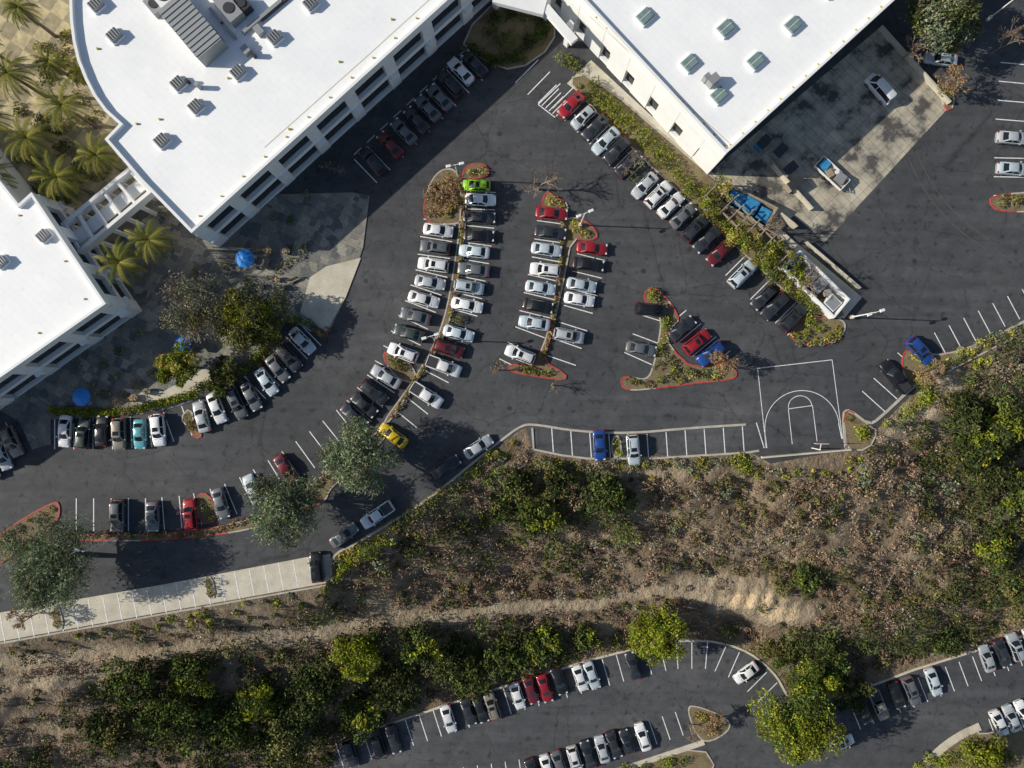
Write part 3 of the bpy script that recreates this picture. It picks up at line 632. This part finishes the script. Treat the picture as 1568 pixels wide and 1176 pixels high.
for x,y,a,b2,hh,m in [(350,12,3.4,2.2,1.6,3),(325,52,2.2,1.4,1.2,3),(375,75,1.2,1,.8,3),(400,25,.5,7,.5,3),(250,-10,4,3,2,0),(340,35,5.5,.5,.5,3),(235,5,2.5,2,1.2,3),(370,5,2,1.6,1.4,4),(395,45,1.4,1,.8,3),(300,128,.5,.5,1.4,3),(285,122,.4,.4,1,4),(385,80,.6,.5,1.2,4),(330,-12,3,2,1.5,3),(420,12,.4,5,.4,4)]:
    p=P(x,y,dz+hh); rb.box((p.x,p.y,dz+hh/2),(a,b2,hh),rz,m)
    if a>1.9: rb.cyl((p.x,p.y,dz+hh),(p.x,p.y,dz+hh+.12),min(a,b2)*.36,min(a,b2)*.36,12,4)
for i in range(34):
    t=i/33; x=320+t*365; y=345-t*333; 
    if i%3==0: p=P(x-14,y-14,dz); rb.cyl((p.x,p.y,dz),(p.x,p.y,dz+.2),.16,.12,6,5)
for x,y in [(443,198),(350,120),(245,183),(150,75),(210,190),(600,30),(520,95)]:
    p=P(x,y,dz); rb.cyl((p.x,p.y,dz),(p.x,p.y,dz+.25),.2,.15,6,5)
rb.strip([P(405,226,dz),P(560,88,dz),P(690,-30,dz)],.07,dz+.02,5)
rb.build('rooftop_equipment',bm_,parent=e1)
rb=MB()
for x,y in [(987,27),(1110,45),(1213,40),(1055,98),(1156,95),(1100,147),(1040,-25),(1160,-22),(1270,-15)]:
    p=P(x,y,dz); rb.box((p.x,p.y,dz+.2),(2.3,1.9,.4),math.radians(42),0); rb.box((p.x,p.y,dz+.5),(2.05,1.65,.2),math.radians(42),6,.9); rb.box((p.x,p.y,dz+.61),(2.0,.07,.06),math.radians(42),0)
for x,y,s in [(1092,122,.7),(1082,118,.4)]: p=P(x,y,dz+1); rb.box((p.x,p.y,dz+.75),(s*2.2,s*1.6,1.5),.7,3)
for i in range(26):
    t=i/25; p=P(905+t*205,18+t*205,dz) if i%2 else P(1118+t*240,222-t*220,dz); rb.cyl((p.x,p.y,dz),(p.x,p.y,dz+.2),.16,.12,6,5)
rb.strip([P(903,25,dz),P(1118,250-30,dz)],.06,dz+.02,5)
rb.build('rooftop_skylights',bm_,parent=e3)
rb=MB()
for x,y in [(70,362),(5,402),(-60,450)]: vent(rb,x,y,.9)
for x,y in [(130,458),(60,510),(100,400),(30,330)]: p=P(x,y,dz); rb.cyl((p.x,p.y,dz),(p.x,p.y,dz+.2),.18,.12,6,5)
rb.build('rooftop_equipment',bm_,parent=e2)
b=MB(); A=P(118,388,6).xy; B=P(232,292,6).xy
A2=P(95,345,6).xy; B2=P(200,258,6).xy
t=(B-A).normalized()
b.bar(A,B,.5,4.6,6.2,0); b.bar(A2,B2,.5,4.6,6.2,0); b.bar((A+A2)/2,(B+B2)/2,1.9,4.8,5.1,0)
for i in range(6):
    q=A.lerp(B,(i+.15)/5.3);r=A2.lerp(B2,(i+.15)/5.3); b.bar(q,r,.35,5.3,6.0,0)
    for s in (q,r): b.box((s.x,s.y,2.35),(.5,.5,4.5),math.atan2(t.y,t.x),0)
b.build('covered_walkway',bm_)
b=MB()
b.bar(P(835,10,7),P(880,62,7),1.2,6.2,7,0); b.bar(P(757,-10,7),P(835,10,7),2.5,6.3,7.1,0)
for x,y in [(835,30),(868,68),(760,12)]: q=P(x,y); b.box((q.x,q.y,3.1),(.8,.8,6.2),.78,0)
b.build('entrance_canopy',bm_)

# ---------------------------------------------------------------- vehicles
def car_mesh(kind):
    b=MB()
    S={'sedan':dict(st=[(-2.36,.74,.66),(-2.3,.86,.86),(-2.1,.95,.99),(-1.7,.99,1.02),(-.8,1,1.0),(0,1,.97),(.95,1,.96),(1.5,.98,.92),(1.95,.93,.84),(2.22,.84,.73),(2.36,.68,.6)],W=.91,Hh=1.44,gf=(1.15,.35),gr=(-1.05,-1.78),bp=-.3),
       'suv':dict(st=[(-2.36,.78,.8),(-2.32,.9,1.0),(-2.1,.97,1.05),(-1.7,1,1.07),(-.8,1,1.06),(0,1,1.05),(1.0,1,1.05),(1.6,.98,1.02),(2.05,.94,.94),(2.28,.86,.82),(2.38,.74,.65)],W=.95,Hh=1.72,gf=(1.15,.5),gr=(-1.9,-2.2),bp=-.4),
       'hatch':dict(st=[(-2.05,.78,.72),(-2.0,.88,.92),(-1.8,.96,1.0),(-1.4,1,1.02),(-.6,1,1.0),(0,1,.98),(.9,1,.97),(1.35,.98,.93),(1.75,.93,.84),(1.98,.84,.72),(2.08,.68,.58)],W=.88,Hh=1.5,gf=(1.15,.35),gr=(-1.45,-1.88),bp=-.3),
       'pickup':dict(st=[(-2.75,.93,.95),(-2.7,.96,1.05),(-2.0,1,1.06),(-1.0,1,1.06),(-.8,1,1.06),(0,1,1.06),(1.2,1,1.06),(1.8,.98,1.03),(2.3,.95,.97),(2.6,.88,.85),(2.72,.78,.66)],W=.97,Hh=1.8,gf=(1.35,.7),gr=(-.75,-.9),bp=.1),
       'van':dict(st=[(-2.5,.9,1.0),(-2.45,.96,1.2),(-2.0,1,1.25),(-1,1,1.25),(0,1,1.22),(1.0,1,1.2),(1.5,1,1.15),(1.95,.97,1.02),(2.3,.9,.88),(2.45,.78,.7)],W=.98,Hh=2.0,gf=(1.85,1.05),gr=(-2.2,-2.42),bp=.3)}[kind]
    Wd=S['W']; rings=[]
    def zt(x): return float(np.interp(x,[s[0] for s in S['st']],[s[2] for s in S['st']]))
    for x,wf,z in S['st']:
        w=Wd*wf; half=[(w*.62,z+.015),(w*.88,z-.035),(w*.985,z-.13),(w,z*.6),(w*.97,.33),(w*.9,.22)]
        rings.append([(x,0,z+.03)]+[(x,y,zz) for y,zz in half]+[(x,-y,zz) for y,zz in half[::-1]])
    k=len(rings[0]); vs=[v for r in rings for v in r]; fs=[]
    for i in range(len(rings)-1):
        for j in range(k): fs.append((i*k+j,i*k+(j+1)%k,(i+1)*k+(j+1)%k,(i+1)*k+j))
    fs.append(tuple(range(k))[::-1]); fs.append(tuple(range((len(rings)-1)*k,len(rings)*k))); b.add(vs,fs,0)
    Hh=S['Hh']; f0,f1=S['gf']; r1,r0=S['gr']; bp=S['bp']
    def rg(xf,xr,w,z,bul): 
        return [(xf+bul,0,z),(xf,.78*w,z),(xf-.16,w,z),(bp+.05,w,z),(bp-.05,w,z),(xr+.14,w,z),(xr,.8*w,z),(xr-bul*.5,0,z),(xr,-.8*w,z),(xr+.14,-w,z),(bp-.05,-w,z),(bp+.05,-w,z),(xf-.16,-w,z),(xf,-.78*w,z)]
    zb=zt(0)-.03
    L0=rg(f0,r0,Wd*.9,zb,.14); L0=[(x,y,zt(x)-.04) for x,y,z in L0]
    L1=rg(f1,r1,Wd*.71,Hh-.07,.08); L2=rg(f1-.14,r1+.12,Wd*.6,Hh-.01,.06); k=14
    mats=[1,0,1,0,1,0,1,1,0,1,0,1,0,1]
    b.add(L0+L1,[(i,(i+1)%k,k+(i+1)%k,k+i) for i in range(k)],mats)
    b.add(L1+L2+[((f1+r1)/2,0,Hh+.01)],[(i,(i+1)%k,k+(i+1)%k,k+i) for i in range(k)]+[(k+i,k+(i+1)%k,2*k) for i in range(k)],0)
    if kind=='hatch': b.box((f1-.55,0,Hh+.012),(.55,.75,.012),0,1)
    if kind=='suv':
        for s in (-1,1): b.cyl((f1-.3,s*Wd*.6,Hh+.05),(r1+.3,s*Wd*.6,Hh+.05),.025,.025,5,2)
        b.box((f1-.6,0,Hh+.012),(.6,.8,.012),0,1)
    if kind=='pickup':
        b.box((-1.82,0,1.085),(1.62,1.5,.03),0,5); 
        for s in (-1,1): b.box((-1.82,s*.86,1.12),(1.75,.14,.1),0,0)
        b.box((-2.66,0,1.12),(.1,1.8,.1),0,0)
    xe=S['st'][-1][0]; xb=S['st'][0][0]
    for s in (-1,1):
        b.box((xe-.2,s*Wd*.66,.72),(.26,.34,.13),-s*.35,4); b.box((xb+.09,s*Wd*.72,.83 if kind!='suv' else 1.0),(.14,.34,.16),s*.2,6)
        b.box((f0-.28,s*(Wd+.08),zt(f0)+.06),(.18,.2,.14),0,0)
        for wx in (xe-.86,xb+.88):
            b.cyl((wx,s*(Wd-.2),.33),(wx,s*(Wd+.012),.33),.33,.33,16,2); b.cyl((wx,s*(Wd+.01),.33),(wx,s*(Wd+.02),.33),.2,.19,10,3)
    b.box((xe-.03,0,.5),(.06,1.0,.16),0,5); b.box((xb+.03,0,.42),(.07,1.3,.1),0,5)
    b.box((f0+.2,0,zt(f0+.2)+.012),(.04,1.4,.03),0,5)
    me=b.mesh(kind,[M['car'],M['cglass'],M['tyre'],M['hub'],M['head'],M['dark'],M['tail']])
    bm=bmesh.new(); bm.from_mesh(me)
    bmesh.ops.recalc_face_normals(bm,faces=bm.faces); bm.to_mesh(me); bm.free()
    me.polygons.foreach_set('use_smooth',[True]*len(me.polygons))
    try: me.set_sharp_from_angle(angle=math.radians(38))
    except Exception: pass
    return me
CM={k:car_mesh(k) for k in ('sedan','suv','hatch','pickup','van')}
NM={'sedan':'sedan_car','suv':'suv_car','hatch':'hatchback_car','pickup':'pickup_truck','van':'white_van'}
COL={'W':(.8,.8,.8),'S':(.42,.45,.47),'G':(.13,.14,.15),'D':(.03,.033,.04),'K':(.012,.012,.014),'R':(.32,.012,.02),'M':(.13,.012,.018),'B':(.015,.07,.3),'T':(.12,.42,.48),'Y':(.65,.45,.01),'N':(.25,.5,.02),'L':(.5,.58,.62),'E':(.05,.07,.06),'A':(.24,.21,.17)}
def car(px,py,ang,col,kind=None,z=0,flip=None,s=1.02):
    kind={'s':'sedan','u':'suv','h':'hatch','p':'pickup','v':'van',None:random.choice(['sedan','sedan','hatch','suv'])}[kind]
    o=bpy.data.objects.new(NM[kind],CM[kind]); sc.collection.objects.link(o)
    px+=random.uniform(-1.5,1.5); py+=random.uniform(-1.5,1.5)
    p=P(px,py,z+.8); a=-math.radians(ang+random.uniform(-2,2))
    if flip is None: flip=random.random()<.35
    if flip: a+=math.pi
    o.location=(p.x,p.y,z+.03); o.rotation_euler=(0,0,a)
    j=random.uniform(.85,1.1); c=COL[col]; o.color=(c[0]*j,c[1]*j,c[2]*j,1); o.scale=(s*random.uniform(.95,1.03),s,s)
A=[(572,248,'D','u'),(597,223,'M','s'),(618,202,'G','s'),(637,184,'D','s'),(656,166,'G','s'),(674,148,'G','s'),(690,130,'D','u'),(705,109,'W','s'),(727,97,'D','s')]
for x,y,c,k2 in A: car(x,y,47,c,k2,flip=True)
for x,y,c,k2 in [(873,161,'R','s'),(894,178,'S','h'),(911,196,'D','s'),(928,214,'L','s'),(946,232,'D','u'),(963,250,'D','s'),(987,283,'S','s'),(1009,297,'W','u'),(1028,315,'W','s'),(1046,332,'G','s'),(1064,350,'D','u'),(1082,368,'D','s'),(1101,387,'M','s'),(1136,420,'L','u'),(1168,455,'D','h'),(1187,470,'D','u'),(1213,488,'D','u')]: car(x,y,-44,c,k2)
for x,y,a,c,k2 in [(671,354,6,'W','s'),(666,379,6,'G','u'),(663,404,8,'W','u'),(659,432,9,'S','s'),(649,459,14,'W','s'),(637,485,16,'G','s'),(626,511,18,'E','s'),(617,539,23,'W','u'),(590,578,32,'S','s'),(573,600,38,'D','u'),(557,620,40,'D','s'),(541,637,43,'D','s'),(437,719,58,'M','s'),(386,751,65,'L','s'),(338,772,73,'G','s'),(290,787,84,'R','u'),(233,792,87,'G','s'),(180,789,88,'G','u'),
  (731,284,2,'N','h'),(735,307,4,'W','s'),(735,333,3,'D','s'),(734,360,4,'K','s'),(726,386,6,'L','s'),(724,412,7,'G','s'),(718,440,10,'L','u'),(715,468,12,'W','s'),(701,511,16,'L','s'),(686,535,18,'M','u'),(679,561,22,'W','p'),(652,606,33,'W','p'),(602,667,38,'Y','s'),
  (846,328,4,'R','s'),(842,355,5,'D','s'),(838,383,6,'L','s'),(834,412,8,'W','u'),(828,440,10,'L','s'),(824,467,11,'K','s'),(818,494,11,'L','s'),(798,543,20,'W','u'),
  (908,381,4,'R','s'),(900,406,6,'K','s'),(889,435,9,'L','s'),(886,459,10,'W','s'),(872,515,12,'S','u'),
  (997,474,6,'K','u'),(983,534,10,'G','s'),(1045,504,-40,'D','s'),(1068,522,-40,'R','u'),(1090,542,-40,'B','u'),
  (98,661,96,'W','s'),(127,664,94,'E','u'),(157,661,92,'K','s'),(182,664,90,'A','u'),(214,664,88,'T','s'),(242,657,84,'W','u'),(309,640,74,'S','s'),(333,626,70,'W','s'),(361,617,66,'G','u'),(385,606,62,'G','s'),(407,584,56,'L','s'),(425,564,54,'G','s'),(443,546,50,'D','u'),(464,522,46,'L','s'),(3,697,68,'S','s'),(19,675,66,'A','u'),(-18,710,68,'W','s'),
  (484,868,82,'K','u'),(528,820,-38,'G','s'),(577,789,-33,'L','p'),(682,715,-33,'D','s'),(733,683,-35,'S','s'),
  (919,681,88,'B','s'),(969,688,86,'L','u'),(1371,577,50,'K','p'),(1410,538,48,'B','u'),
  (1440,90,5,'L','s'),(1550,211,4,'S','s'),(1552,259,5,'L','s'),(1348,135,48,'W','v'),(1535,-20,5,'D','s')]:
    car(x,y,a,c,k2)
for x,y,a,c,k2 in [(537,1152,74,'D','u'),(578,1137,73,'K','u'),(602,1131,73,'D','s'),(687,1101,72,'W','s'),(718,1090,72,'D','s'),(735,1085,72,'K','s'),(753,1081,72,'A','u'),(792,1066,72,'W','s'),(814,1057,72,'M','s'),(835,1053,72,'R','s'),(856,1044,72,'K','s'),(889,1040,72,'W','s'),(907,1035,72,'L','s'),(968,1020,74,'D','s'),
  (880,1163,72,'W','u'),(901,1156,72,'D','s'),(921,1148,72,'S','s'),(941,1142,72,'D','s'),(961,1136,72,'D','h'),(983,1130,72,'W','s'),(858,1170,72,'G','s'),(838,1176,72,'W','s'),(815,1182,72,'D','s'),(1143,1031,-38,'W','s'),(1430,1045,70,'L','s'),(1396,1057,68,'G','u'),(1372,1064,68,'K','s'),(1345,1081,68,'A','p'),(1322,1090,68,'K','s'),(1512,1008,70,'S','s'),(1535,1000,70,'D','s'),(1556,992,70,'S','u'),(1530,1108,66,'W','s'),(1549,1101,66,'S','s'),(1567,1094,66,'W','s'),(1288,1138,-20,'W','h'),(1585,1088,66,'D','s'),(1582,982,70,'W','s')]:
    car(x,y,a,c,k2,z=ZL)

# ---------------------------------------------------------------- street furniture
def lamp(px,py,h=7.5,arms=2,rot=0,z=0):
    p=P(px,py,z); b=MB(); b.cyl((0,0,0),(0,0,.75),.3,.3,12,1); b.cyl((0,0,.75),(0,0,h),.11,.08,8,0)
    for i in range(arms):
        a=rot+i*math.pi*2/arms; d=Vector((math.cos(a),math.sin(a),0)); b.cyl((0,0,h-.15),d*.7+Vector((0,0,h)),.05,.05,6,0)
        c=d*.95+Vector((0,0,h)); b.box(c,(.75,.42,.18),a,0,.8); b.box(c-Vector((0,0,.11)),(.55,.3,.03),a,2)
    b.build('street_lamp',[M['lampw'],M['conc'],M['head']],loc=(p.x,p.y,z+.03))
lamp(703,276,7.5,2,.2); lamp(888,345,7.5,2,.4); lamp(1302,486,7.5,2,.3); lamp(668,520,7.5,2,.3); lamp(180,824,8.5,1,2.9); lamp(1512,30,7.5,2,0)
p=P(1243,686); b=MB(); b.cyl((0,0,0),(0,0,2.9),.09,.09,8,0); b.cyl((0,0,2.8),(0,.9,3.2),.06,.06,6,0); b.box((0,.95,3.3),(1.8,.06,1.1),0,0)
for i in range(14):
    a0,a1=i*math.tau/14,(i+1)*math.tau/14; b.cyl((.23*math.cos(a0),1.25+.23*math.sin(a0),3.05),(.23*math.cos(a1),1.25+.23*math.sin(a1),3.05),.015,.015,5,1)
b.build('basketball_hoop',[M['lampw'],M['red']],loc=(p.x,p.y,.03))
b=MB(); b.bar(P(1165,700),P(1300,688),.25,0,.8,0); b.build('low_wall',[M['conc']])
def umbrella(px,py,r=1.45,mat='blue'):
    p=P(px,py,2.6); b=MB(); k=8; b.cyl((0,0,0),(0,0,2.75),.04,.04,6,1); b.cyl((0,0,0),(0,0,.1),.35,.3,10,1); b.cyl((0,0,.70),(0,0,.74),.6,.6,16,1)
    rim=[(r*math.cos(i*math.tau/k+.3),r*math.sin(i*math.tau/k+.3),2.1) for i in range(k)]; mid=[(r*.5*math.cos(i*math.tau/k+.3),r*.5*math.sin(i*math.tau/k+.3),2.5) for i in range(k)]
    b.add(rim+mid+[(0,0,2.78)],[(i,(i+1)%k,k+(i+1)%k,k+i) for i in range(k)]+[(k+i,k+(i+1)%k,2*k) for i in range(k)],0)
    b.add([(x,y,z-.18) for x,y,z in rim]+rim,[(i,(i+1)%k,k+(i+1)%k,k+i) for i in range(k)],0)
    for i in range(4):
        a=i*math.pi/2+.4; x,y=1.1*math.cos(a),1.1*math.sin(a); b.box((x,y,.43),(.45,.45,.06),a,1); b.box((x*1.2,y*1.2,.65),(.05,.45,.45),a,1)
        for u_,v_ in ((.18,.18),(-.18,.18),(.18,-.18),(-.18,-.18)): b.cyl((x+u_,y+v_,0),(x+u_,y+v_,.42),.02,.02,4,1)
    b.build('patio_umbrella',[M[mat],M['ind']],loc=(p.x,p.y,.16))
umbrella(373,395); umbrella(278,525,1.3); umbrella(122,608,1.4)
def planter(px,py,r=.6,pal='dry'):
    p=P(px,py,.6); b=MB(); b.cyl((0,0,0),(0,0,.6),r*.7,r,12,0); b.build('planter_pot',[M['wood']],loc=(p.x,p.y,.16)); shrub([(px,py,r*9,.6)],pal=pal,z0=.7)
for x,y in [(410,383),(438,385),(465,380),(400,440),(432,440),(425,428),(225,600),(205,610)]: planter(x,y,random.uniform(.45,.7),random.choice(['dry','sage','olive']))
def bench(px,py,rz):
    p=P(px,py); b=MB()
    for i in range(4): b.box((0,-.2+i*.13,.45),(1.8,.1,.04),0,0)
    for i in range(3): b.box((0,.26,.58+i*.13),(1.8,.04,.1),0,0)
    for s in (-.7,.7): b.box((s,-.15,.21),(.06,.06,.42),0,1); b.box((s,.25,.45),(.06,.06,.9),0,1)
    o=b.build('bench',[M['wood'],M['dark']],loc=(p.x,p.y,.16)); o.rotation_euler=(0,0,rz)
bench(395,384,.2); bench(410,405,1.0); bench(450,430,.4)
def enclosure(name,q,h,items,th_=.25,rm=0):
    b=MB(); w=W(q,h); b.ring(w,th_,0,h,rm)
    for x,y,sx,sy,sz,rz,m in items:
        p=P(x,y,sz); b.box((p.x,p.y,sz/2+.03),(sx,sy,sz),rz,m); b.box((p.x,p.y,sz+.05),(sx*.85,sy*.8,.08),rz,m if m==1 else 2)
    b.build(name,[M['wall'],M['tarp'],M['ind'],M['wood'],M['dark']])
enclosure('walled_service_enclosure',[(1122,283),(1192,318),(1173,350),(1102,308)],2.0,[(1128,303,2.4,1.9,1.7,-.5,1),(1150,314,2.2,2.0,1.8,-.5,1),(1170,328,1.8,1.9,1.5,-.5,1)],rm=3)
enclosure('walled_service_enclosure',[(1225,383),(1302,458),(1278,487),(1200,410)],2.0,[(1217,403,1.7,1.7,1.5,.8,1),(1240,422,2,1.5,1.5,-.78,0),(1256,436,1.5,2,1.2,-.78,0),(1275,464,2,2,1.7,-.78,0),(1268,448,1.1,1,1.2,.2,3)])
b=MB(); b.bar(P(1232,372),P(1314,442),.2,0,.9,1); b.bar(P(1345,44),P(1450,160),.3,0,1.0,1); b.bar(P(1190,330),P(1215,350),.25,0,1.6,1); b.bar(P(1180,255),P(1240,322),.25,0,1.2,1); b.build('retaining_wall',[M['wall'],M['conc']])
b=MB()
for i in range(10):
    x=1090+i*12;y=290+i*12; b.bar(P(x-12,y+12,3),P(x+14,y-14,3),.14,2.9,3.05,0)
b.bar(P(1082,300,3),P(1196,413,3),.2,2.7,2.88,0); b.bar(P(1098,280,3),P(1212,393,3),.2,2.7,2.88,0)
for i in range(6):
    for dx,dy in ((0,0),(16,-18)): q=P(1084+i*22+dx,302+i*22+dy); b.box((q.x,q.y,1.35),(.2,.2,2.7),.78,0)
b.build('pergola',[M['wood']])
p=P(1270,268); b=MB(); b.box((0,0,.55),(5.4,2.1,.12),0,3)
for s in (-1,1):
    b.box((0,s*1.02,.85),(5.4,.08,.5),0,0)
    for wx in (-.5,.45): b.cyl((wx,s*1.1,.35),(wx,s*1.32,.35),.35,.35,14,4)
    b.cyl((2.7,s*.8,.5),(4.1,0,.5),.06,.06,6,2)
b.box((-2.7,0,.85),(.08,2.1,.5),0,0); b.box((2.7,0,.85),(.08,2.1,.5),0,0); b.box((1.4,.2,1.0),(1.4,1.3,.8),.2,2); b.box((-.3,-.3,.9),(1.2,.9,.6),-.3,3); b.box((-1.7,.2,.85),(1.3,1.4,.5),.1,1); b.cyl((.4,.5,.6),(.4,.5,1.3),.3,.3,10,0)
o=b.build('utility_trailer',[M['lampw'],M['tarp'],M['ind'],M['wood'],M['tyre']],loc=(p.x,p.y,.03)); o.rotation_euler=(0,0,-.75)
def dumpster(px,py,rz,m):
    p=P(px,py); b=MB(); b.box((0,0,.75),(2.2,1.3,1.3),0,m,1.06); b.box((-.55,0,1.45),(1.05,1.4,.06),0,1); b.box((.55,0,1.47),(1.05,1.4,.06),.0,1)
    for s in (-.9,.9):
        for t_ in (-.5,.5): b.cyl((s,t_-.04,.07),(s,t_+.04,.07),.07,.07,8,1)
    o=b.build('dumpster',[M['tarp'],M['dark'],M['ind'],M['wood']],loc=(p.x,p.y,.03)); o.rotation_euler=(0,0,rz)
dumpster(1190,235,.78,2); dumpster(1205,262,.7,2); dumpster(1165,222,.78,0); dumpster(1212,285,.6,3)
b=MB()
for i in range(9): 
    q=P(548+i*20.2,232-i*19.0); b.box((q.x,q.y,.1),(1.6,.18,.14),math.radians(43),0)
b.build('wheel_stops',[M['kerb']])

# ---------------------------------------------------------------- light, sky, camera
w=bpy.data.worlds.new('World'); sc.world=w; w.use_nodes=True; n=w.node_tree
sk=n.nodes.new('ShaderNodeTexSky'); sk.sky_type='NISHITA'; sk.sun_disc=False; sk.sun_elevation=math.radians(29); sk.sun_rotation=math.radians(272)
n.links.new(sk.outputs[0],n.nodes['Background'].inputs[0]); n.nodes['Background'].inputs[1].default_value=0.095
sun=bpy.data.lights.new('sun','SUN'); sun.energy=5; sun.angle=math.radians(.5); sun.color=(1,.94,.82)
so=bpy.data.objects.new('sun',sun); sc.collection.objects.link(so)
d=Vector((math.cos(math.radians(29)),-.035,-math.sin(math.radians(29)))); so.rotation_euler=d.to_track_quat('-Z','Y').to_euler()
cam=bpy.data.cameras.new('camera'); co=bpy.data.objects.new('camera',cam); sc.collection.objects.link(co); co.location=(0,0,H)
cam.sensor_width=36; cam.lens=18/(78.4/H); cam.clip_end=8000; sc.camera=co
sc.view_settings.view_transform='Standard'; sc.view_settings.look='None'; sc.view_settings.exposure=0
